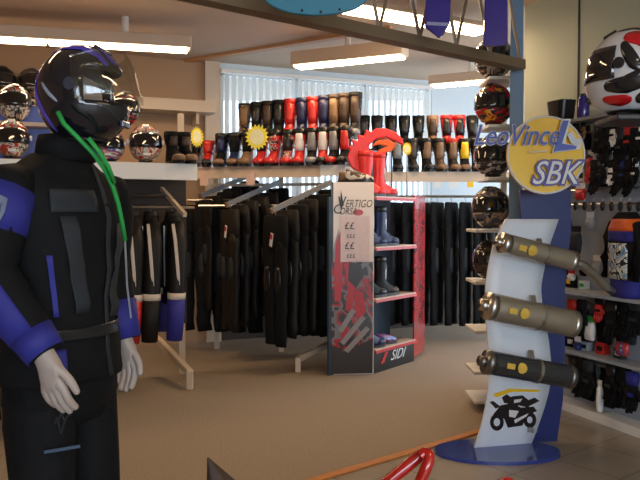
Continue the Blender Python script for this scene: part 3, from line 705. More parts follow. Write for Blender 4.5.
# boots on the rack: toes towards the open front right
tb = face(tq.x * .9 - bk_.x * .35, tq.y * .9 - bk_.y * .35)
def on_shelf(i, a_, back, *k, **kw):
    p = P1 + tq * a_ + bk_ * back; kw.setdefault('group', 'boots on the printed rack'); return boot(k[0], (p.x, p.y, SHZ[i]), tb, *k[1:], **kw)
GRED2 = mat('bright red leather', (.75, .03, .025), .35, var=.1)
on_shelf(0, .04, .10, 'red boot with black shin, left on top of the rack', GRED2, BLKPL, GRED2, GRED2, h=.40)
on_shelf(0, .25, .10, 'red boot with white shin, right on top of the rack', GRED2, WHT, GRED2, GRED2, h=.40)
on_shelf(1, .06, .10, 'blue boot with white ankle, left on the upper rack shelf', NAVYL, WHT, NAVYL, BLKPL, h=.36)
on_shelf(1, .27, .10, 'blue boot, right on the upper rack shelf', NAVYL, WHT, NAVYL, BLKPL, h=.36)
on_shelf(2, .06, .10, 'black boot with red patch, left on the middle rack shelf', LEATHER, RED, BLKPL, BLKPL, h=.36)
on_shelf(2, .27, .10, 'black boot with white ankle, right on the middle rack shelf', LEATHER, WHT, BRN, BLKPL, h=.36)
on_shelf(3, .04, .10, 'blue boot on the lowest rack shelf', NAVYL, RED, NAVYL, WHT, h=.33)
p = P1 + tq * .30 + bk_ * .10; shoe('small blue and white shoe lying on the lowest rack shelf', (p.x, p.y, SHZ[3]), tb, graphic('shoe graphic', [(.5, .5, .5), (.04, .06, .3), (.4, .03, .03)], 14, seed=4))
p = P0 + V((.22, .12, 0)); shoe('white and grey low shoe on top of the printed panel', (p.x, p.y, PT), R(75), graphic('shoe white', [(.7, .66, .6), (.65, .6, .55), (.1, .08, .07)], 10, seed=5))
p = P0 + V((.16, .23, 0)); shoe('brown low shoe behind the white one on the rack', (p.x, p.y, PT), R(60), TAN)
# plain red curved crest ornament
cd = 6.62; ct = thing('crest_ornament', 'curved red spiky crest ornament standing on top of the boot rack', 'ornament', P(361, 181, cd))
def pxo(pts): return [(P(a, b, cd).x, P(a, b, cd).z) for a, b in pts]
o_ = pxo([(352, 168), (347, 158), (350, 150), (348, 146), (353, 146), (352, 139), (358, 141), (358, 134), (364, 136), (366, 129), (371, 132), (376, 128), (386, 128), (396, 132), (403, 139), (404, 145), (396, 141), (386, 137), (376, 139), (369, 145), (369, 154), (373, 162), (372, 171), (366, 178), (362, 181), (358, 181), (360, 172)])
MB().prism(o_, T((0, cd, 0)), .07).build('crest', GRED2, ct, world=True, bevel=.01)
o_ = pxo([(371, 146), (378, 140), (388, 139), (397, 144), (392, 151), (381, 153), (373, 155), (380, 149), (388, 146), (380, 144)])
MB().prism(o_, T((0, cd + .005, 0)), .06).build('inner_curl', ORANGE, ct, world=True, bevel=.006)
MB().box((P(392, 152, cd).x, cd + .03, (P(392, 152, cd).z + SHZ[0]) / 2), (.012, .012, P(392, 146, cd).z - SHZ[0])).build('stem', BLKPL, ct, world=True)
starburst('small yellow starburst sign beside the red crest', P(407, 149, 6.75), .045, .065, 0, stem=P(407, 149, 6.75).z - SHZ[0])

# ================================================================== HELMET TOWER (behind the pillar)
ht = thing('helmet_tower', 'white shelf tower of helmets behind the blue grey pillar', 'shelving', (1.28, 5.3, 0))
x0, x1, yf, yb = (467 - 320) / FL * 5.38, 1.42, 5.08, 5.42
TZ = [P(480, y, 5.1).z for y in (78, 126, 179, 231, 283, 332, 373, 402)]
for i, z in enumerate(TZ):
    xl = x0 if i > 2 else (478 - 320) / FL * 5.4
    MB().box(((xl + x1) / 2, (yf + yb) / 2, z), (x1 - xl, yb - yf, .022)).build('shelf', WHITE, ht, world=True, bevel=.004)
MB().box((1.425, 5.20, 1.25), (.02, .2, 2.5)).build('upright', GREY, ht, world=True)
MB().bar((1.38, yb + .015, 0), (1.38, yb + .015, 2.5), .04, .03).build('upright', WHITE, ht, world=True)
gH = [graphic('helmet graphic grey brown', [(.25, .2, .16), (.05, .04, .04), (.4, .36, .3)], 14, seed=21), graphic('helmet graphic flame', [(.55, .03, .02), (.8, .35, .02), (.04, .03, .03), (.5, .02, .02)], 9, seed=22),
      graphic('helmet graphic grey swirl', [(.22, .2, .2), (.55, .52, .5), (.06, .05, .06)], 12, seed=23), graphic('helmet graphic orange dark', [(.05, .04, .04), (.45, .3, .2), (.1, .1, .12)], 12, seed=24), graphic('helmet graphic black', [(.03, .025, .025), (.1, .06, .04), (.02, .02, .02)], 12, seed=25)]
for i, lb in enumerate(['grey and brown helmet on the top plank of the white tower', 'red and yellow flame helmet on the white tower', 'grey swirl helmet behind the blue script lettering', 'orange and dark helmet beside the curved white board top', 'black helmet on the lowest filled tower plank']):
    helmet(lb, (1.245 if i > 2 else 1.26, 5.25, TZ[i] + .010), face(-.7, -.7), gH[i], scale=1.12 if i < 4 else 1.05, group='helmets on the white tower')

# ================================================================== EXHAUST DISPLAY STAND
es = thing('exhaust_display_stand', 'white curved exhaust display stand on a blue oval base', 'display stand', F(497, 452))
bc = F(497, 453)
MB().loft([[bc + V((.37 * math.cos(t) , .215 * math.sin(t), z)) for t in [2 * math.pi * i / 40 for i in range(40)]] for z in (0, .02)]).build('base', mat('glossy blue base', (.03, .05, .27), .15, var=.05, coat=.5), es, world=True)
LE = [(219, 506, 559), (244, 494, 550), (266, 489, 545), (287, 486, 541), (312, 486, 543), (340, 488.5, 549), (369, 490, 552), (390, 488.5, 549.5), (410, 485.5, 544), (430, 480.5, 537), (452, 473.5, 528.5)]
def dep(y): f = (y - 219) / 233; return 4.22 - .12 * math.sin(math.pi * f) + .03 * f
vs = []
for y, l, r in LE: vs += [P(l, y, dep(y)), P(r, y, dep(y) + .10)]
# make the sheet denser so it curves smoothly
import bisect
def samp(y):
    for (ya, la, ra), (yb_, lb_, rb_) in zip(LE, LE[1:]):
        if ya <= y <= yb_: f = (y - ya) / (yb_ - ya); return la + (lb_ - la) * f, ra + (rb_ - ra) * f
    return LE[-1][1:]
def bf_(u, v):
    y = 219 + 232.5 * v; l, r = samp(y); return P(l, y, dep(y)).lerp(P(r, y, dep(y) + .10), u)
board = MB().grid(bf_, 4, 36).build('curved_board', CARD, es, world=True, smooth=True, solid=.014)
def on_board(px, py, off=.012):
    l, r = samp(py); u = (px - l) / (r - l); q = P(px, py, dep(py) + .10 * u); n = (q - cam.location).normalized(); return q - n * off
# blue rear panel
def blu(y, side): return {0: 521, 1: 574 - (y - 190) * .06}[side]
o_ = []
zz = [(190, 520, 571), (230, 522, 571), (290, 519, 565), (350, 520, 565), (400, 520, 563), (448, 512, 556)]
m_ = MB(); rings = []
for y, l, r in zz: rings.append([P(l, y, 4.40), P(r, y, 4.43), P(r, y, 4.43) + V((0, .04, 0)), P(l, y, 4.40) + V((0, .04, 0))])
m_.loft(rings); m_.build('rear_panel', NAVY, es, world=True)
for y in (235, 430):
    MB().bar(P(530, y, 4.28), P(535, y, 4.42), .03, .03).build('spacer', GREY, es, world=True)
# disc sign
dc = P(546, 155, 4.20)
MB().prism([(.228 * math.cos(2 * math.pi * i / 48) , .228 * math.sin(2 * math.pi * i / 48)) for i in range(48)], T(dc), .018).build('sign_disc', YEL, es, world=True)
ring = MB()
pts = [dc + V((.222 * math.cos(2 * math.pi * i / 48), -.002, .222 * math.sin(2 * math.pi * i / 48))) for i in range(49)]
ring.tube(pts, .006, 6, cap=False); ring.build('sign_rim', WHT, es, world=True)
sh_ = V((0, -.012, 0))
def otext(s, px, py, size, m1, m2, off=.006, **k):
    c_ = P(px, py, 4.18)
    text(s, 'lettering_outline', m2, T(c_ ), size, .002, es, offset=off, **k)
    text(s, 'lettering', m1, T(c_ - V((0, .006, 0))), size, .002, es, **k)
LB1 = mat('lettering blue', (.06, .10, .48), .4)
otext('LeoVince', 515.5, 136, .168, LB1, mat('lettering halo', (.55, .60, .80), .4), off=.004, shear=.35, sx=.78)
otext('SBK', 554, 174, .19, WHT, mat('lettering violet', (.10, .08, .35), .4), off=.012, shear=.35, sx=.84)
def quad(pts, d, m, name, parent, th=.006):
    return MB().prism([(P(a, b, d).x, P(a, b, d).z) for a, b in pts], T((0, d, 0)), th).build(name, m, parent, world=True)
quad([(562, 119), (571, 119), (565, 143), (573, 145), (581, 142), (580, 149), (552, 153)], 4.172, WHT, 'emblem_outline', es)
quad([(563, 120.5), (569, 120.5), (562, 143.5), (577, 146), (576, 149), (554, 151.5)], 4.164, LB1, 'emblem', es)
quad([(567, 134), (573, 131), (575, 138), (583, 140), (579, 146), (571, 143)], 4.170, mat('silver print', (.62, .66, .72), .3), 'emblem_swoosh', es)
quad([(529, 151), (548, 150), (548, 152), (529, 153)], 4.172, mat('pale print', (.75, .6, .3), .4), 'small_print', es, .003)
# motorcycle drawing on the board
def bpoly(pts, m, name, off=.004):
    pts = [(514 + (a - 514) * 1.22, 411 + (b - 411) * 1.12) for a, b in pts]
    q = [on_board(a, b, off) for a, b in pts]; q2 = [on_board(a, b, off - .003) for a, b in pts]; n = len(q)
    return MB().add(q + q2, [tuple(range(n)), tuple(range(2 * n - 1, n - 1, -1))] + [(i, (i + 1) % n, (i + 1) % n + n, i + n) for i in range(n)]).build(name, m, es, world=True)
def bring(cx_, cy_, r0, r1, name, m, sq=.8):
    cx_ = 514 + (cx_ - 514) * 1.22; cy_ = 411 + (cy_ - 411) * 1.12; r0 *= 1.15; r1 *= 1.15
    mm = MB(); n = 20; a_ = [on_board(cx_ + r0 * sq * math.cos(6.2832 * i / n), cy_ + r0 * math.sin(6.2832 * i / n), .004) for i in range(n)]; b_ = [on_board(cx_ + r1 * sq * math.cos(6.2832 * i / n), cy_ + r1 * math.sin(6.2832 * i / n), .004) for i in range(n)]
    mm.add(a_ + b_, [(i, (i + 1) % n, (i + 1) % n + n, i + n) for i in range(n)]); return mm.build(name, m, es, world=True)
bring(500, 421, 3.5, 7.5, 'drawn_wheel', INK); bring(527, 419, 3, 7, 'drawn_wheel', INK)
bpoly([(497, 414), (503, 406), (512, 404), (520, 408), (530, 407), (533, 411), (524, 415), (521, 424), (509, 426), (506, 418)], INK, 'drawn_fairing')
bpoly([(508, 406), (512, 398), (521, 397), (528, 403), (526, 408), (518, 406), (512, 409)], INK, 'drawn_rider')
bpoly([(506, 404), (504, 399), (508, 396), (512, 399), (510, 404)], INK, 'drawn_helmet')
bpoly([(514, 419), (526, 413), (524, 416), (515, 422)], WHT, 'drawn_highlight', .006); bpoly([(520, 404), (531, 399), (535, 402), (524, 408)], INK, 'drawn_tail'); bpoly([(499, 409), (494, 403), (497, 402), (503, 407)], INK, 'drawn_screen'); bpoly([(510, 410), (518, 411), (515, 417), (510, 416)], WHT, 'drawn_highlight', .006); bpoly([(514, 401), (521, 400), (519, 403), (514, 404)], WHT, 'drawn_highlight', .006)
bpoly([(497, 396), (510, 391), (535, 392), (535, 394), (512, 394), (499, 399)], YEL, 'drawn_swoosh')

# exhaust silencers: lie across the board, held by straps, bolted to it
def silencer(label, p, q, r, m, tipm, badge, pipe=None, tail=None):
    p, q = V(p), V(q); d = (q - p).normalized(); t = thing('exhaust_silencer', label, 'exhaust', (p + q) / 2, 0, 'silencers on the display stand')
    L = (q - p).length
    MB().tube([p, p + d * .005, p + d * .02, q - d * .03, q - d * .008, q], [(r * .80, r * .9), (r * .97, r * 1.1), (r, r * 1.15), (r, r * 1.15), (r * .97, r * 1.1), (r * .7, r * .85)], 28).build('canister', m, t, world=True, smooth=True)
    MB().tube([p - d * .012, p + d * .035], [(r * 1.0, r * 1.16)] * 2, 28).build('end_cap', tipm, t, world=True, smooth=True)
    MB().tube([q - d * .03, q + d * .006], [(r * 1.02, r * 1.17)] * 2, 28).build('end_cap', tipm, t, world=True, smooth=True)
    MB().tube([p - d * .05, p], [r * .5, r * .5], 20).build('outlet', tipm, t, world=True, smooth=True)
    s_ = p + d * L * .58
    MB().tube([s_ - d * .010, s_ + d * .010], [(r * 1.05, r * 1.21)] * 2, 28).build('strap', CHROME, t, world=True)
    MB().bar(s_ + V((0, r * .9, .0)), s_ + V((.0, r + .06, r * 1.6)), .03, .012).build('bracket', CHROME, t, world=True)
    # round gold badge on the viewer's side
    c_ = p + d * L * .33; n = (cam.location - c_).normalized(); n = (n - d * n.dot(d)).normalized(); a_ = d; b_ = n.cross(d)
    mm = MB(); ring0 = []
    for rr, off in ((.030, .001), (.030, .004), (.0, .004)):
        ring0.append([c_ + a_ * rr * math.cos(6.283 * i / 16) + b_ * rr * math.sin(6.283 * i / 16) + n * (r * 1.13 - (rr * math.sin(6.283 * i / 16)) ** 2 / (2 * r) + off) for i in range(16)])
    mm.loft(ring0, cap=False); mm.build('badge', badge, t, world=True)
    c2 = p + d * L * .22; mm = MB(); mm.grid(lambda u, v: c2 + a_ * (.05 * u - .035) + b_ * (.03 * v - .015) + n * (r * 1.13 + .001), 2, 2); mm.build('script_mark', badge, t, world=True, solid=.002)
    if pipe: MB().tube([V(x) for x in pipe], .026, 14, cap=True).build('link_pipe', CHROME, t, world=True, smooth=True)
    return t
silencer('upper bare metal silencer with a bent link pipe', P(503, 243, 4.00), P(573, 261, 4.16), .050, TITAN, CHROME, GOLD, pipe=[P(570, 260, 4.15), P(582, 265, 4.2), P(593, 274, 4.25), P(606, 287, 4.32), P(612, 291, 4.36)])
silencer('middle silencer, the large bare metal one', P(488, 306, 3.95), P(574, 324, 4.12), .066, TITAN, CHROME, GOLD)
silencer('lowest silencer, dark carbon with a gold badge', P(487, 362, 3.95), P(571, 377, 4.12), .058, CARBON, mat('gunmetal', (.2, .19, .18), .3, .9), GOLD)

# ================================================================== RIGHT WALL: accessory display
ac = thing('accessory_wall_display', 'grey slatwall display with rails along the sage right wall', 'display', RW(.9, 0, .05))
sA, sB = rw_at(556), rw_at(700)
MB().box(RW((sA + sB) / 2, 1.0, .03), (sB - sA, .04, 1.95), rrz).build('slat_panel', LGREY, ac, world=True)
MB().box(RW((sA + sB) / 2, .03, .10), (sB - sA, .16, .06), rrz).build('plinth', WHITE, ac, world=True)
for z, dp in ((2.06, .20), (1.63, .10), (.87, .22), (.44, .16)):
    MB().box(RW((sA + sB) / 2, z, .05 + dp / 2), (sB - sA, dp, .022), rrz).build('shelf', GREY if z > 1.5 else LGREY, ac, world=True)
for z in (2.0, 1.60, 1.50, .82, .40):
    MB().tube([RW(sA, z - .02, .14), RW(sB, z - .02, .14)], .008, 6).build('rail', CHROME, ac, world=True)
def rwp(px, py, out):
    """point on the plane parallel to the right wall, 'out' in front of it"""
    kx = (px - 320) / FL; o_ = RW0 + NR * out; s = (kx * o_.y - o_.x) / (WD.x - kx * WD.y); q = o_ + WD * s
    return upz(q, P(px, py, q.y).z)
wf = face(NR.x, NR.y)
def glove(label, px, py, m, cuffm, sc_=1.0, out=.16, rz=0, group='gloves on the accessory wall'):
    """fingers down; py is the cuff's top"""
    p = rwp(px, py, out); t = thing('glove', label, 'glove', p, wf + rz, group); t.scale = (sc_,) * 3
    MB().loft([ell(0, 0, z, a, b, 12, 2.4) for z, a, b in ((0, .045, .02), (-.05, .042, .02), (-.075, .034, .018))]).build('cuff', cuffm, t, smooth=True)
    MB().loft([ell(0, 0, z, a, b, 12, 2.4) for z, a, b in ((-.07, .034, .018), (-.10, .044, .02), (-.15, .046, .018), (-.165, .042, .015))]).build('palm', m, t, smooth=True)
    for i, (x, l) in enumerate(((-.034, .06), (-.012, .078), (.011, .072), (.033, .055))):
        MB().tube([(x, 0, -.155), (x * 1.12, -.008, -.155 - l * .5), (x * 1.15, -.02, -.155 - l)], [.012, .0115, .009], 8).build('finger', m, t, smooth=True)
    MB().tube([(.036, 0, -.10), (.06, -.008, -.125), (.066, -.012, -.155)], [.014, .012, .010], 8).build('thumb', m, t, smooth=True)
    MB().box((0, -.022, -.125), (.05, .012, .02)).build('knuckle_guard', cuffm, t, bevel=.003)
    MB().tube([(0, 0, 0), (0, .01, .02), (0, .03, .022)], .002, 5).build('hook', CHROME, t)
    return t
def pouch(label, px, py, w_, h_, m, cardm, out=.15, group='packs on the accessory wall', cat='pack', name='blister_pack'):
    p = rwp(px, py, out); t = thing(name, label, cat, p, wf, group)
    MB().box((0, 0, -.02), (w_, .006, .04)).build('header_card', cardm, t)
    MB().loft([ell(0, 0, z, a, b, 14, 3) for z, a, b in ((-.04, w_ * .46, .006), (-.06, w_ * .5, .02), (-h_ * .6, w_ * .5, .028), (-h_ + .01, w_ * .46, .02), (-h_, w_ * .4, .006))]).build('pack_body', m, t, smooth=True)
    MB().tube([(0, 0, -.01), (0, .03, -.006)], .002, 5).build('hook', CHROME, t)
    return t
# top shelf
p = rwp(560, 118, .15)
t = thing('basket', 'black open basket on the top of the accessory wall', 'basket', (p.x, p.y, 2.072), wf)
zb0 = 0
MB().loft([ell(0, 0, z, a, b, 20, 4) for z, a, b in ((0, .075, .065), (.16, .10, .075), (.16, .092, .068), (.012, .068, .058))]).build('bin', BLKPL, t)
MB().tube([(-.1, 0, .16), (.1, 0, .16)], .006, 6).build('handle', BLKPL, t)
p = rwp(582, 118, .14); t = thing('can', 'blue violet can beside the black basket', 'can', (p.x, p.y, 2.072), 0)
MB().lathe([(.035, 0), (.04, .01), (.04, .14), (.03, .155), (.03, .16)]).build('can_body', PURPLE, t, smooth=True); MB().lathe([(.02, .16), (.02, .18)]).build('cap', BLKPL, t)
# hanging rows
G_ = [
 (566, 124, BLACK, TAN, .62, 'small black glove with a tan cuff under the basket'), (582, 120, TAN, BLACK, .55, 'small tan glove in the top hanging row'),
 (597, 124, BLACK, BLKPL, .72, 'black glove in the top hanging row left of the white one'), (612, 121, WHT, BLACK, .62, 'white glove with black cuff in the top hanging row'),
 (627, 126, BLACK, RED, .68, 'black glove with red cuff in the top hanging row'), (639, 122, BLACK, WHT, .68, 'black glove with white cuff at the right edge, top row'),
 (589, 158, RED, RED, .62, 'red glove right of the yellow disc'), (600, 160, BLACK, BLKPL, .66, 'black glove between the red and white striped ones, second row'),
 (611, 160, WHT, BLACK, .60, 'white palmed glove with black cuff, second row'), (622, 160, BLACK, NAVY, .66, 'black glove with a navy cuff, second row'), (634, 158, BLACK, WHT, .66, 'black glove with pale cuff at the right edge, second row'),
 (573, 300, RED, RED, .95, 'bright red glove above the middle silencer end'), (600, 296, RED, BLACK, .78, 'red glove with black cuff below the child suit'),
 (613, 300, BLACK, BLKPL, 1.15, 'large black glove below the child suit'), (636, 298, BLACK, DGREY, 1.1, 'black glove with grey cuff at the right edge, lower row'),
 (574, 356, BLACK, BLKPL, 1.0, 'black glove hanging just behind the carbon silencer'), (590, 360, BLACK, DGREY, 1.15, 'black glove with grey cuff in the lowest row, left of the white strip'),
 (613, 364, BLACK, BLKPL, 1.15, 'black glove in the lowest row right of the white strip'), (634, 372, BLACK, BLUE, 1.15, 'black glove with blue cuff in the lowest row at right edge')]
G_ += [(574, 122, BLKPL, BLACK, .75, 'matt black glove between the tan ones, top hanging row'), (604, 128, BLACK, BLACK, .85, 'all black glove left of the white glove, set low in the top row'),
 (619, 128, BLACK, DGREY, .85, 'black glove with dark grey cuff right of the white glove'), (634, 128, BLACK, BLACK, .9, 'all black glove near the right edge of the top row'),
 (594, 160, BLACK, BLACK, .85, 'black glove tucked between the red gloves, second row'), (616, 160, BLACK, BLACK, .85, 'plain black glove right of the white palmed glove'), (628, 160, BLACK, BLACK, .85, 'plain black glove second from the right edge, second row'),
 (583, 300, BLACK, BLACK, 1.1, 'black glove right of the bright red glove'), (625, 300, BLACK, BLACK, 1.15, 'plain black glove above the blue and white round pack'),
 (582, 358, BLACK, BLACK, 1.2, 'plain black glove third in the lowest row'), (624, 366, BLACK, BLACK, 1.2, 'plain black glove between two blue trimmed items, lowest row')]
for i, (px, py, m, cm, sc_, lb) in enumerate(G_):
    if py < 200: sc_ *= 1.2
    glove(lb, px, py, m, cm, sc_, rz=R(random.uniform(-15, 15)))
KG = 'key fobs on the chrome rail'
for j, (yy, n, x0_, x1_, m1) in enumerate(((198, 9, 566, 638, BLKPL), (151, 10, 588, 640, GREY))):
    for i in range(n):
        px = x0_ + (x1_ - x0_) * i / (n - 1); p = rwp(px, yy, .15)
        end = f'{ORD[i]} from the left' if i < n - 1 else 'at the right end'
        t = thing('key_fob', ('shiny black key fob on the rail above the child suit, ' if j == 0 else 'small grey key fob on the rail between the two glove rows, ') + end, 'key fob', p, wf, KG)
        MB().tube([(0, .0, -.025), (0, .004, 0), (0, .02, .003)], .002, 5).build('clip', CHROME, t)
        MB().loft([ell(0, 0, z, a, a * .6, 10) for z, a in ((-.025, .008), (-.035, .016), (-.06, .02), (-.08, .014), (-.088, .004))]).build('fob', m1 if i % 3 else DGREY, t, smooth=True)
for i, (px, py, w_, h_, m_, lb) in enumerate([(583, 126, .12, .17, BLACK, 'black padded pack at the left of the top hanging row'), (600, 128, .13, .18, DGREY, 'dark grey padded pack under the big helmet'), (618, 128, .13, .19, BLACK, 'black padded pack behind the white glove'), (637, 128, .13, .19, BLKPL, 'glossy black pack at the right edge of the top row'),
   (604, 162, .12, .17, BLACK, 'black pack behind the second row, left part'), (624, 162, .12, .17, NAVY, 'navy pack behind the second row, right part'), (584, 308, .12, .24, BLACK, 'black long pack behind the bright red glove'), (606, 305, .13, .27, BLACK, 'black long pack behind the white pack'), (630, 302, .13, .28, DGREY, 'dark grey long pack behind the blue and white pack'),
   (590, 362, .14, .27, BLACK, 'black long pack behind the white tube'), (610, 368, .14, .27, BLACK, 'black long pack right of the white tube')]):
    pouch(lb, px, py, w_, h_, m_, BLKPL, out=.075, group='dark packs behind the gloves')
pouch('red and white blister pack hanging just right of the sign disc', 580, 183, .09, .12, RED, WHT)
pouch('dark square pack on grey panel above the link pipe', 573, 226, .16, .20, DGREY, BLKPL)
pouch('white pack with a green header below the red glove', 591, 316, .09, .17, WHT, GREEN)
pouch('blue and white round pack under the child suit', 624, 336, .11, .13, graphic('pack graphic', [(.5, .5, .55), (.05, .12, .4), (.5, .05, .05)], 14, seed=31), BLKPL)
pouch('small navy and white pack below the red glove', 579, 336, .06, .10, NAVY, WHT)
pouch('narrow white tube pack between the lowest gloves', 602, 380, .035, .22, WHT, WHT)
pouch('small white tag pack beside the link pipe', 572, 268, .06, .09, WHT, RED)
pouch('navy pack at the right edge of the lowest row', 628, 366, .10, .28, NAVY, BLKPL, out=.10)
pouch('black pack at the left end of the lowest row', 566, 330, .10, .16, BLACK, BLKPL, out=.10)
pouch('white rounded pack under the link pipe bend', 598, 255, .08, .14, mat('clear grey pack', (.42, .45, .5), .3), WHT, out=.1)

for px, py, w_, h_, m_, c_, lb in [(566, 126, .11, .17, BLACK, BLKPL, 'black pack hanging under the basket'), (576, 150, .10, .20, DGREY, BLKPL, 'dark grey pack just right of the sign disc edge'), (592, 150, .09, .16, BLACK, WHT, 'black pack with a white header left of the grey fobs'),
      (566, 212, .10, .16, BLACK, BLKPL, 'black pack left of the dark square pack'), (590, 212, .07, .12, LGREY, WHT, 'pale grey pack between the dark square pack and child suit'), (567, 262, .10, .18, BLACK, BLKPL, 'black pack behind the end of the upper silencer'),
      (584, 262, .06, .10, BLACK, RED, 'black pack with a red header beside the link pipe')]:
    pouch(lb, px, py, w_, h_, m_, c_, out=.09, group='packs on the accessory wall')
for i, (px, zt, w_, h_, m_, c_, lb) in enumerate([(572, 1.641, .07, .07, RED, WHT, 'small red box on the upper metal shelf, leftmost'), (583, 1.641, .06, .09, WHT, BLKPL, 'small white box beside the red one on the upper shelf'), (594, 1.641, .07, .06, DGREY, WHT, 'small dark grey box on the upper shelf'),
      (606, 1.641, .06, .09, WHT, RED, 'small white box with red label on the upper shelf'), (618, 1.641, .07, .07, NAVY, WHT, 'small navy box on the upper shelf'), (631, 1.641, .06, .08, WHT, NAVY, 'small white box with navy label on the upper shelf'),
      (572, .881, .07, .09, BLACK, YEL, 'small black box with yellow label on the shelf left of the child suit'), (585, .881, .06, .06, WHT, GREEN, 'small white box with green label left of the child suit'),
      (574, .451, .08, .08, BLACK, WHT, 'black box with white label on the lower shelf'), (588, .451, .07, .06, LGREY, BLKPL, 'pale grey box on the lower shelf'), (604, .451, .08, .08, RED, BLKPL, 'red box on the lower shelf'), (622, .451, .08, .07, DGREY, WHT, 'dark grey box with white label on the lower shelf')]):
    kx = (px - 320) / FL; o_ = RW0 + NR * .09; q = o_ + WD * ((kx * o_.y - o_.x) / (WD.x - kx * WD.y))
    t = thing('product_box', lb, 'box', (q.x, q.y, zt), wf + R(random.uniform(-8, 8)), 'small boxes on the accessory shelves')
    MB().box((0, 0, h_ / 2), (w_, .05, h_)).build('carton', m_, t, bevel=.002)
    MB().box((0, -.026, h_ * .5), (w_ * .6, .002, h_ * .4)).build('label', c_, t)

# child's suit torso on the wall
p = rwp(627, 288, .20); t = thing('child_suit', 'small child riding top, black and blue with an orange chest band', 'clothing', (p.x, p.y, .88), wf - R(12))
hs = P(627, 212, p.y).z - .88
def ring_t(z, a, b): return ell(0, 0, z * hs, a, b, 22, 2.4)
cols = [(0.0, .26, BLUE, 'hem'), (.26, .66, BLACK, 'torso'), (.66, .78, BLUE, 'blue_band'), (.78, .92, ORANGE, 'orange_band'), (.92, 1.0, BLACK, 'yoke')]
def prof(z):
    pts = [(0, .115, .07), (.3, .13, .08), (.6, .155, .085), (.8, .16, .08), (.92, .13, .065), (1.0, .06, .05)]
    for (a, b, c), (d, e, f) in zip(pts, pts[1:]):
        if a <= z <= d: k = (z - a) / (d - a); return b + (e - b) * k, c + (f - c) * k
for z0_, z1_, m, nm in cols:
    MB().loft([ring_t(z0_ + (z1_ - z0_) * i / 4, *prof(z0_ + (z1_ - z0_) * i / 4)) for i in range(5)]).build(nm, m, t, smooth=True)
for s_ in (-1, 1):
    MB().tube([(s_ * .13, 0, hs * .86), (s_ * .18, -.01, hs * .68), (s_ * .185, -.03, hs * .45), (s_ * .16, -.05, hs * .22)], [.045, .045, .04, .034], 12).build('sleeve', BLACK, t, smooth=True)
gr = graphic('suit chest print', [(.45, .55, .62), (.62, .62, .5), (.03, .03, .04), (.5, .58, .66), (.1, .25, .5)], 11, seed=33)
MB().grid(lambda u, v: (lambda th, z: V((.148 * math.sin(th), -.088 * math.cos(th) - .006, z * hs)))(R(-48 + 96 * u), .22 + .42 * v), 10, 5).build('chest_print', gr, t, smooth=True, solid=.003)
# wall shelf that carries it is the lgrey one at z .87

# big helmet near right, on its own black bracket shelf
hc = P(631, 117, 3.0)
st = thing('bracket_stand', 'black floor stand with a small top plate under the big helmet', 'stand', (hc.x + .22, hc.y + .05, 0))
MB().box((hc.x + .02, hc.y, hc.z - .015), (.25, .24, .025)).build('top_plate', BLKPL, st, world=True, bevel=.006)
MB().bar((hc.x + .10, hc.y, hc.z - .035), (hc.x + .30, hc.y + .05, hc.z - .035), .04, .03).build('arm', BLKPL, st, world=True)
MB().tube([(hc.x + .30, hc.y + .05, 0), (hc.x + .30, hc.y + .05, hc.z - .02)], .022, 12).build('pole', BLKPL, st, world=True)
MB().lathe([(.2, 0), (.2, .015), (.03, .03)], (hc.x + .30, hc.y + .05, 0)).build('foot_disc', BLKPL, st, world=True)
big, S_ = helmet('large white red and black racing helmet at the right edge', (hc.x, hc.y, hc.z), face(-.85, .52), mat('helmet white gloss', (.62, .63, .66), .15, var=.02, coat=.6), DVIS, scale=1.30, hi=True, peak=mat('helmet white gloss', (.6, .6, .6)))
def stripe(S, parent, pts, w_, m, name, off=.0018, n=18):
    """a decal along a path of (az, el) degrees; w_ = half width in degrees"""
    def at(f):
        x = f * (len(pts) - 1); i = min(int(x), len(pts) - 2); k = x - i; return pts[i][0] * (1 - k) + pts[i + 1][0] * k, pts[i][1] * (1 - k) + pts[i + 1][1] * k
    def fn(u, v):
        a, e = at(u); a2, e2 = at(min(1, u + .02)); a1_, e1 = at(max(0, u - .02)); dx, dy = a2 - a1_, e2 - e1; L = math.hypot(dx, dy) or 1
        ww = w_ * (.25 + .75 * math.sin(math.pi * min(1, max(0, u))) ** .5); return S(R(a - dy / L * ww * (2 * v - 1)), R(e + dx / L * ww * (2 * v - 1)), off)
    return MB().grid(fn, n, 3).build(name, m, parent, smooth=True, solid=.001)
GR2 = mat('graphic red', (.50, .01, .015), .15, coat=.6); GB2 = mat('graphic black', (.012, .012, .014), .15, coat=.6)
for s_ in (-1, 1):
    stripe(S_, big, [(s_ * 84, 44), (s_ * 108, 40), (s_ * 132, 28), (s_ * 150, 8)], 15, GR2, 'red_graphic', n=24)
    stripe(S_, big, [(s_ * 84, 34), (s_ * 92, 18), (s_ * 100, 2), (s_ * 112, -6)], 8, GB2, 'black_graphic', n=24)
    stripe(S_, big, [(s_ * 60, -24), (s_ * 90, -24), (s_ * 122, -12), (s_ * 150, 0)], 12, GB2, 'black_graphic', n=30)
    stripe(S_, big, [(s_ * 50, -42), (s_ * 76, -46), (s_ * 98, -44)], 9, GR2, 'red_graphic', n=24)
    stripe(S_, big, [(s_ * 104, -46), (s_ * 132, -38), (s_ * 165, -22)], 12, GB2, 'black_graphic', n=24)
    stripe(S_, big, [(s_ * 60, 62), (s_ * 100, 66), (s_ * 150, 50)], 5, GB2, 'black_graphic', n=24)

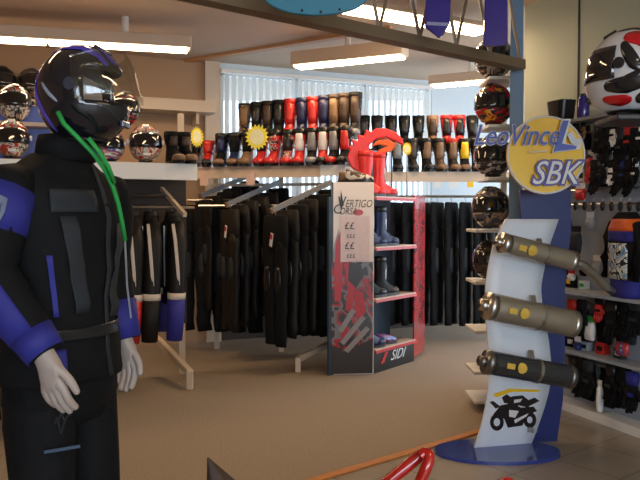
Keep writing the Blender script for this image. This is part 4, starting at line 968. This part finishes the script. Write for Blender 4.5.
# ================================================================== HANGING SIGNS NEAR THE BEAM
tcen = P(316, -6, 3.1)
ts = thing('oval_hanging_sign', 'teal oval sign hanging at the top edge of the frame', 'sign', tcen)
MB().prism([(.225 * math.cos(2 * math.pi * i / 48), .088 * math.sin(2 * math.pi * i / 48)) for i in range(48)], T((0, 0, 0), 0, 0), .03).build('board', TEAL, ts, bevel=.005)
for x in (-.12, .1): MB().tube([(x, .015, .07), (x, .015, CZ - tcen.z)], .003, 6).build('wire', GREY, ts)
for x, z in ((-.06, -.070), (.02, -.076), (.10, -.066)): MB().tube([(x, -.004, z), (x, .002, z)], .006, 10).build('rivet', DGREY, ts)
for nm, xs, yb_, d_, lb in (('a', (425, 453), 35, 3.9, 'blue violet pennant with a pale hem, left of the pair by the roof beam'), ('b', (484, 508), 45, 4.1, 'blue violet pennant hanging against the blue grey pillar')):
    c_ = P(sum(xs) / 2, 0, d_); hw = (xs[1] - xs[0]) / 2 / FL * d_; zb_ = P(0, yb_, d_).z
    pn = thing('pennant', lb, 'pennant', (c_.x, c_.y, zb_), R(-8))
    tp = CZ - zb_ - .25
    if nm == 'a': o_ = [(-hw, .05), (-hw * .2, .0), (0, -.015), (hw * .3, .0), (hw * .75, .06), (hw, tp), (-hw * .8, tp)]
    else: o_ = [(-hw, .0), (0, -.005), (hw, .0), (hw * .9, tp), (-hw * .8, tp)]
    MB().prism(o_, T((0, 0, 0)), .03).build('cloth', PURPLE, pn, bevel=.006)
    MB().bar((-hw, .015, tp), (hw, .015, tp), .02, .02).build('top_bar', GREY, pn)
    for x in (-hw * .6, hw * .6): MB().tube([(x, .015, tp), (x, .015, CZ - zb_)], .003, 6).build('cord', GREY, pn)
    if nm == 'a': MB().prism([(-hw * .85, .055), (hw * .7, .045), (hw * .7, .062), (-hw * .85, .072)], T((0, -.004, 0)), .004).build('hem', mat('pale hem', (.3, .3, .5), .4), pn)

# ================================================================== DARK CLOTHES RACK AT FAR LEFT, behind the mannequin
fr_ = thing('clothes_rail', 'free standing clothes rail behind the mannequin at the left edge', 'clothes rail', (-2.15, 4.5, 0))
MB().tube([(-2.95, 4.35, 1.52), (-1.72, 4.65, 1.52)], .014, 8).build('rail', CHROME, fr_, world=True)
for x, y in ((-2.95, 4.35), (-1.72, 4.65)):
    MB().tube([(x, y, 0.02), (x, y, 1.52)], .014, 8).build('post', CHROME, fr_, world=True)
    MB().bar((x - .08, y + .25, .02), (x + .08, y - .25, .02), .03, .03).build('foot', CHROME, fr_, world=True)
for i in range(6):
    x = -2.80 + i * .19; y = 4.35 + (x + 2.95) * .244
    trousers_proto('long black over trousers ' + ('at the left end' if i == 0 else 'at the right end' if i == 5 else ORD[i] + ' from left') + ' of the free standing rail', (x, y, 1.50), R(70), L=1.40, m=BLACK, group='black over trousers behind the mannequin')

# ================================================================== MANNEQUIN
MX, MY, MR = -.722, 2.0, R(70)
mn = thing('mannequin', 'mannequin in a black and blue motorcycle suit, standing on a disc base', 'mannequin', (MX, MY, 0), MR)
def skin_mesh(nodes, edges, sub=1):
    me = bpy.data.meshes.new('body'); names = list(nodes); idx = {n: i for i, n in enumerate(names)}
    me.from_pydata([nodes[n][0] for n in names], [(idx[a], idx[b]) for a, b in edges], [])
    o = bpy.data.objects.new('body', me); COL.objects.link(o)
    o.modifiers.new('skin', 'SKIN'); ly = me.skin_vertices[0]
    for i, n in enumerate(names):
        r = nodes[n][1]; ly.data[i].radius = r if isinstance(r, tuple) else (r, r); ly.data[i].use_root = (i == 0)
    s_ = o.modifiers.new('sub', 'SUBSURF'); s_.levels = sub; s_.render_levels = sub
    bpy.context.view_layer.update()
    m2 = bpy.data.meshes.new_from_object(o.evaluated_get(bpy.context.evaluated_depsgraph_get()))
    bpy.data.objects.remove(o); m2.shade_smooth(); return m2
nd = {'pelvis': ((0, 0, 1.0), (.14, .10)), 'waist': ((0, 0, 1.15), (.12, .09)), 'chest': ((0, 0, 1.36), (.15, .10)), 'neckb': ((0, -.005, 1.52), .055), 'neck': ((0, -.03, 1.60), .05), 'head': ((0.01, -.065, 1.70), (.07, .085)), 'crown': ((.01, -.065, 1.79), .05), 'nose': ((.028, -.155, 1.69), .014)}
ed = [('pelvis', 'waist'), ('waist', 'chest'), ('chest', 'neckb'), ('neckb', 'neck'), ('neck', 'head'), ('head', 'crown')]
del nd['nose']
for s_, el, wr in ((-1, (-.252, .01, 1.255), (-.225, -.148, 1.05)), (1, (.245, .03, 1.24), (.235, -.045, 1.005))):
    k = 'r' if s_ < 0 else 'l'
    nd['sh' + k] = ((s_ * .185, .0, 1.475), .055); nd['el' + k] = (el, .042); nd['wr' + k] = (wr, .027)
    ed += [('chest', 'sh' + k), ('sh' + k, 'el' + k), ('el' + k, 'wr' + k)]
    E, W = V(el), V(wr); d = (W - E).normalized()
    d = (d + V((0, 0, -1)) * 2.4).normalized()
    out = V((s_, 0, 0)); fwd = V((0, -1, 0)); fwd = (fwd - d * fwd.dot(d)).normalized(); side = d.cross(fwd).normalized()
    # palm faces inwards: width runs along fwd
    pm = W + d * .042; nd['pa' + k] = (tuple(pm), (.021, .036)); ed.append(('wr' + k, 'pa' + k))
    inn = V((-s_, 0, 0))
    for fi, (o1, ln) in enumerate(((.032, .070), (.011, .080), (-.010, .075), (-.030, .058))):
        ln *= .86; b0 = W + d * .072 + fwd * o1 * .9; b1 = b0 + d * ln * .45 + inn * .008; b2 = b1 + d * ln * .30 + inn * .012; b3 = b2 + d * ln * .22 + inn * .014
        for q, (pt, r) in enumerate(((b0, .0115), (b1, .0112), (b2, .0100), (b3, .0085))): nd[f'f{k}{fi}{q}'] = (tuple(pt), r)
        ed += [('pa' + k, f'f{k}{fi}0')] + [(f'f{k}{fi}{q}', f'f{k}{fi}{q + 1}') for q in range(3)]
    t0 = W + d * .025 + fwd * .028; t1 = t0 + d * .035 + fwd * .022 + inn * .006; t2 = t1 + d * .035 + fwd * .006 + inn * .010
    for q, (pt, r) in enumerate(((t0, .013), (t1, .0115), (t2, .0085))): nd[f't{k}{q}'] = (tuple(pt), r)
    ed += [('pa' + k, f't{k}0'), (f't{k}0', f't{k}1'), (f't{k}1', f't{k}2')]
for s_ in (-1, 1):
    k = 'r' if s_ < 0 else 'l'
    nd['hp' + k] = ((s_ * .09, 0, .93), .085); nd['kn' + k] = ((s_ * .105, -.02, .53), .055); nd['an' + k] = ((s_ * .115, .0, .13), .038); nd['ft' + k] = ((s_ * .12, -.12, .075), .030)
    ed += [('pelvis', 'hp' + k), ('hp' + k, 'kn' + k), ('kn' + k, 'an' + k), ('an' + k, 'ft' + k)]
bm_ = skin_mesh(nd, ed, 2); bm_.materials.clear(); bm_.materials.append(SKIN)
body = bpy.data.objects.new('body', bm_); COL.objects.link(body); body.parent = mn
# face
MB().loft([[V((.01, -.065, 1.70)) + V((.012 * math.cos(t) * k, -.082 - o_, -.01 + .028 * math.sin(t) * k)) for t in [6.283 * i / 10 for i in range(10)]] for k, o_ in ((1.0, 0), (.6, .018), (.2, .024))]).build('nose', SKIN, mn, smooth=True)
# trousers
def ttube(pts, rad, name, m, parent, **k): return MB().tube(pts, rad, 20, **k).build(name, m, parent, smooth=True)
tr_ = MB().loft([ell(0, 0, z, a, b, 24, 2.3) for z, a, b in ((1.04, .155, .115), (.98, .17, .125), (.90, .175, .125), (.84, .13, .10))]).build('trousers', BLACK, mn, smooth=True)
LEGR = {}
for s_ in (-1, 1):
    pts = [(s_ * .085, 0, .95), (s_ * .092, -.005, .84), (s_ * .098, -.012, .70), (s_ * .104, -.02, .56), (s_ * .108, -.012, .42), (s_ * .112, 0, .28), (s_ * .115, .0, .13)]
    rad = [(.088, .098), (.088, .096), (.080, .086), (.074, .080), (.072, .078), (.068, .074), (.066, .072)]
    lgo = ttube(pts, rad, 'trouser_leg', BLACK, tr_, ref=(0, 1, 0), wob=.018)
    MB().tube(pts[2:5], rad[2:5], 10, ref=(0, 1, 0), a0=R(230), a1=R(310), off=.006).build('knee_panel', DGREY, lgo if 0 else tr_, smooth=True, solid=.004) if 0 else None
    MB().loft([ell(s_ * .118, -.055, z, a, b, 18, 2.3) for z, a, b in ((.045, .052, .145), (.09, .05, .14), (.13, .045, .10), (.20, .046, .06))]).build('boot', LEATHER, mn, smooth=True)
# jacket
def torso_r(z):
    pts = [(.955, .180, .135), (1.0, .182, .135), (1.10, .168, .125), (1.20, .168, .122), (1.30, .182, .13), (1.40, .196, .132), (1.46, .195, .122), (1.51, .165, .10), (1.545, .11, .082), (1.57, .075, .07)]
    for (a, b, c), (d, e, f) in zip(pts, pts[1:]):
        if a <= z <= d: k = (z - a) / (d - a); return b + (e - b) * k, c + (f - c) * k
    return pts[-1][1:]
zs = [.955, .97, 1.0, 1.05, 1.10, 1.15, 1.2, 1.25, 1.3, 1.35, 1.4, 1.43, 1.46, 1.49, 1.51, 1.53, 1.545, 1.57]
def tw(z, t): return .004 * math.sin(z * 70 + t * 3) + .003 * math.sin(z * 41 - t * 5)
def tpt(t, z, off=0):
    a, b = torso_r(z); c, s_ = math.cos(t), math.sin(t); p = 2.4; k = tw(z, t) + off
    return V(((a + k) * math.copysign(abs(c) ** (2 / p), c), (b + k) * math.copysign(abs(s_) ** (2 / p), s_), z))
jk = MB().loft([[tpt(2 * math.pi * j / 40, z) for j in range(40)] for z in zs]).build('jacket', BLACK, mn, smooth=True)
MB().loft([ell(0, -.02, z, a, b, 24) for z, a, b in ((1.55, .085, .08), (1.60, .075, .075), (1.62, .070, .070))]).build('collar', BLACK, jk, smooth=True)
def patch(t0, t1, z0, z1, m, name, off=.005, skew=0):
    return MB().grid(lambda u, v: tpt(R(t0 + (t1 - t0) * u + skew * v), z0 + (z1 - z0) * v, off), 12, 8).build(name, m, jk, smooth=True, solid=.004)
# chest pocket flap, grey-blue; angles: 270 = straight front (-Y), 200..270 his right front
patch(224, 268, 1.41, 1.47, DGREY, 'chest_flap', .009)
patch(246, 262, 1.14, 1.40, DGREY, 'chest_panel', .006, skew=-14)
patch(221, 227, 1.14, 1.30, BLUE, 'blue_strip', .007, skew=-5)
patch(214, 234, .965, 1.055, BLUE, 'hem_panel', .006)
patch(275, 279, .96, 1.54, DGREY, 'zip_placket', .008)
patch(284, 300, 1.12, 1.38, DGREY, 'chest_panel', .006, skew=10)
patch(190, 350, 1.075, 1.105, BLKPL, 'belt', .010)
# sleeves
def sleeve(s_, sh, el, wr, lower_blue):
    sh, el, wr = V(sh), V(el), V(wr); m1 = sh.lerp(el, .5) + V((s_ * .012, 0, 0)); m2 = el.lerp(wr, .5)
    pts = [sh + V((-s_ * .05, 0, .01)), sh, sh.lerp(el, .25) + V((s_ * .01, 0, 0)), m1, sh.lerp(el, .78) + V((s_ * .006, 0, 0)), el, el.lerp(wr, .25), m2, el.lerp(wr, .75), wr]
    rad = [.062, .078, .082, .078, .072, .070, .066, .060, .053, .046]
    sl = MB().tube(pts, rad, 24, wob=.012, ref=(0, 1, 0)).build('sleeve', BLACK, jk, smooth=True)
    return sl, pts, rad
sl, pts, rad = sleeve(-1, (-.20, .005, 1.465), (-.252, .01, 1.255), (-.226, -.142, 1.065), True)
def spatch(pts, rad, i0, i1, a0, a1, m, name, par, off=.005, f0=0, f1=1):
    pp_ = pts[i0:i1 + 1]; return MB().tube(pp_, rad[i0:i1 + 1], 12, wob=.012, ref=(0, 1, 0), a0=R(a0), a1=R(a1), off=off).build(name, m, par, smooth=True, solid=.004)
spatch([p for p in pts], rad, 1, 3, 0, 360, BLUE, 'blue_band', sl, .004)
spatch(pts, rad, 5, 8, 75, 232, BLUE, 'blue_forearm', sl, .004); spatch(pts, rad, 8, 9, 0, 360, BLUE, 'blue_cuff', sl, .004)
# emblem on the upper sleeve, on the side towards the camera
bz = V((-.335, -.0, 1.375)); 
cw_ = Matrix.Rotation(-MR, 4, 'Z') @ (V((0, 0, 1.4)) - V((MX, MY, 0)))
cen = V((-.225, .004, 1.412)); n = V((cw_.x - cen.x, cw_.y - cen.y, 0)).normalized(); side = V((-n.y, n.x, 0)); 
def emb(pts2, m, name, off): 
    q = [cen + side * x + V((0, 0, z)) + n * (.090 + off - x * x / .16) for x, z in pts2]; q2 = [p_ - n * .006 for p_ in q]; k = len(q)
    return MB().add(q + q2, [tuple(range(k)), tuple(range(2 * k - 1, k - 1, -1))] + [(i, (i + 1) % k, (i + 1) % k + k, i + k) for i in range(k)]).build(name, m, sl)
EMB = mat('emblem grey', (.12, .14, .22), .5)
emb([(-.024, .03), (-.010, .038), (.010, .038), (.024, .03), (.018, .0), (0, -.038), (-.018, .0)], EMB, 'emblem', .004)
emb([(-.012, .022), (-.004, .010), (0, .020), (.004, .010), (.012, .022), (.008, .0), (0, -.022), (-.008, 0)], mat('emblem dark', (.03, .03, .12), .5), 'emblem_face', .007)
sl2, pts2, rad2 = sleeve(1, (.20, .005, 1.465), (.245, .03, 1.24), (.235, -.043, 1.02), True)
spatch(pts2, rad2, 7, 9, 0, 360, BLUE, 'blue_forearm', sl2, .004)
# emblem and pocket line on the thigh
def thigh(px, py, d): 
    q = Matrix.Rotation(-MR, 4, 'Z') @ (P(px, py, d) - V((MX, MY, 0))); return q
for a_, b_ in (((57, 417), (61, 434)), ((61, 434), (66, 418)), ((59, 420), (61, 412)), ((61, 412), (64, 420)), ((66, 418), (70, 414)), ((57, 417), (55, 424))):
    MB().bar(thigh(*a_, 1.822), thigh(*b_, 1.822), .003, .004).build('thigh_emblem', DGREY, tr_)
MB().bar(thigh(44, 452, 1.815), thigh(80, 446, 1.845), .006, .008).build('pocket_trim', mat('dull blue trim', (.03, .06, .12), .5), tr_)
# base disc and rod
MB().lathe([(.24, 0), (.24, .02), (.22, .035), (.02, .04)], (0, 0, 0), 32).build('base_disc', CHROME, mn)
MB().tube([(0.05, .06, .03), (.05, .06, .95)], .012, 10).build('support_rod', CHROME, mn)
# green strap round the neck
gp_ = [thigh(*q) for q in ((58, 112, 1.80), (64, 124, 1.80), (78, 138, 1.80), (92, 152, 1.815), (104, 168, 1.85), (112, 185, 1.885), (118, 203, 1.915), (122, 222, 1.945), (125, 240, 1.97))]
MB().tube(gp_, [(.009, .006)] * len(gp_), 8, ref=(.5, -.8, .2)).build('green_strap', GREEN, mn, smooth=True)
gp2 = [thigh(*q) for q in ((88, 138, 1.79), (98, 150, 1.80), (108, 166, 1.84), (114, 182, 1.875))]
MB().tube(gp2, [(.010, .006)] * len(gp2), 8, ref=(.5, -.8, .2)).build('green_strap', GREEN, mn, smooth=True)
MB().tube([thigh(125, 240, 1.97), thigh(127, 285, 2.0), thigh(131, 318, 2.02)], .003, 6).build('strap_cord', GREY, mn)
# its helmet
hb = P(84, 147, 1.96)
hm, S1 = helmet('black and blue full face helmet worn by the mannequin, clear visor', (hb.x, hb.y, hb.z), R(84), mat('gloss black helmet', (.008, .008, .014), .08, var=.1, coat=1), VISOR, scale=1.0, hi=True, visor_open=True, trim=mat('hinge gunmetal', (.10, .11, .16), .2, .6, coat=.5))
hm.scale = (.98, .885, .98)
for s_ in (-1, 1):
    stripe(S1, hm, [(s_ * 30, 30), (s_ * 42, 46), (s_ * 70, 60), (s_ * 115, 62), (s_ * 150, 50)], 8, mat('helmet blue gloss', (.08, .055, .50), .15, coat=1), 'blue_stripe', n=30)
    stripe(S1, hm, [(s_ * 175, 40), (s_ * 150, 8), (s_ * 135, -20), (s_ * 125, -50)], 8, mat('helmet blue gloss', (.03, .03, .25)), 'blue_stripe', n=24)
    stripe(S1, hm, [(s_ * 14, 34), (s_ * 14, 50), (s_ * 20, 62)], 9, mat('helmet blue gloss', (.03, .03, .25)), 'blue_stripe', n=16)
    stripe(S1, hm, [(s_ * 124, 8), (s_ * 112, -4), (s_ * 100, -14)], 2.2, mat('silver script', (.35, .38, .5), .3), 'side_script', n=12)

# ================================================================== FOREGROUND
# red tubular paddock stand, only its top loops show
sd = thing('bike_stand', 'glossy red tubular stand at the bottom edge in front of the wooden strip', 'stand', (.32, 2.1, 0))
def arc(pts, n=5):
    if len(pts) > 4: return [V(pts[0])] + (arc4(pts[1:-1], n) + [V(pts[-1])] if V(pts[-1]).z < .1 else arc4(pts[1:], n))
    return arc4(pts, n)
def arc4(pts, n=5):
    out = []; pts = [V(p) for p in pts]; m = len(pts)
    for i in range(m - 1):
        p0, p1, p2, p3 = pts[max(0, i - 1)], pts[i], pts[i + 1], pts[min(m - 1, i + 2)]
        for j in range(n):
            t = j / n; out.append(.5 * ((2 * p1) + (-p0 + p2) * t + (2 * p0 - 5 * p1 + 4 * p2 - p3) * t * t + (-p0 + 3 * p1 - 3 * p2 + p3) * t ** 3))
    out.append(pts[-1]); return out
MB().tube(arc([F(330, 700, .02), P(378, 492, 2.13), P(390, 480, 2.135), P(406, 467, 2.14), P(420, 456, 2.15), P(427, 454, 2.16)]), .019, 14).build('left_loop', GRED, sd, world=True, smooth=True)
MB().tube(arc4([P(420, 456, 2.12), P(426, 453, 2.12), P(429, 458, 2.11), P(426, 468, 2.10), P(421, 480, 2.10), P(416, 492, 2.10)]) + [F(410, 720, .02)], .0175, 14).build('left_loop', GRED, sd, world=True, smooth=True)
MB().tube(arc([F(480, 700, .02), P(494, 498, 2.1), P(500, 487, 2.12), P(507, 482, 2.12), P(514, 488, 2.12), P(519, 498, 2.1), F(545, 700, .02)]), .016, 14).build('right_loop', GRED, sd, world=True, smooth=True)
MB().tube([F(400, 720, .02), F(480, 700, .02)], .018, 12).build('cross_tube', GRED, sd, world=True, smooth=True)
# dark cloth with a peaked corner
dq = 1.9; tipc = P(207, 458, dq)
cl = thing('draped_cover', 'dark brown cover whose pointed corner pokes up at the bottom edge', 'cover', (tipc.x, tipc.y, 0))
def cone(u, v):
    t = 2 * math.pi * u; r = .003 + .40 * v * (1 + .06 * math.sin(t * 5)); z = tipc.z * (1 - v) ** 1.0
    lean = .003 + .38 * v; return V((tipc.x + lean + r * math.cos(t), tipc.y + .05 * v + r * math.sin(t), z))
MB().grid(cone, 40, 24).build('cloth', CLOTHB, cl, world=True, smooth=True)
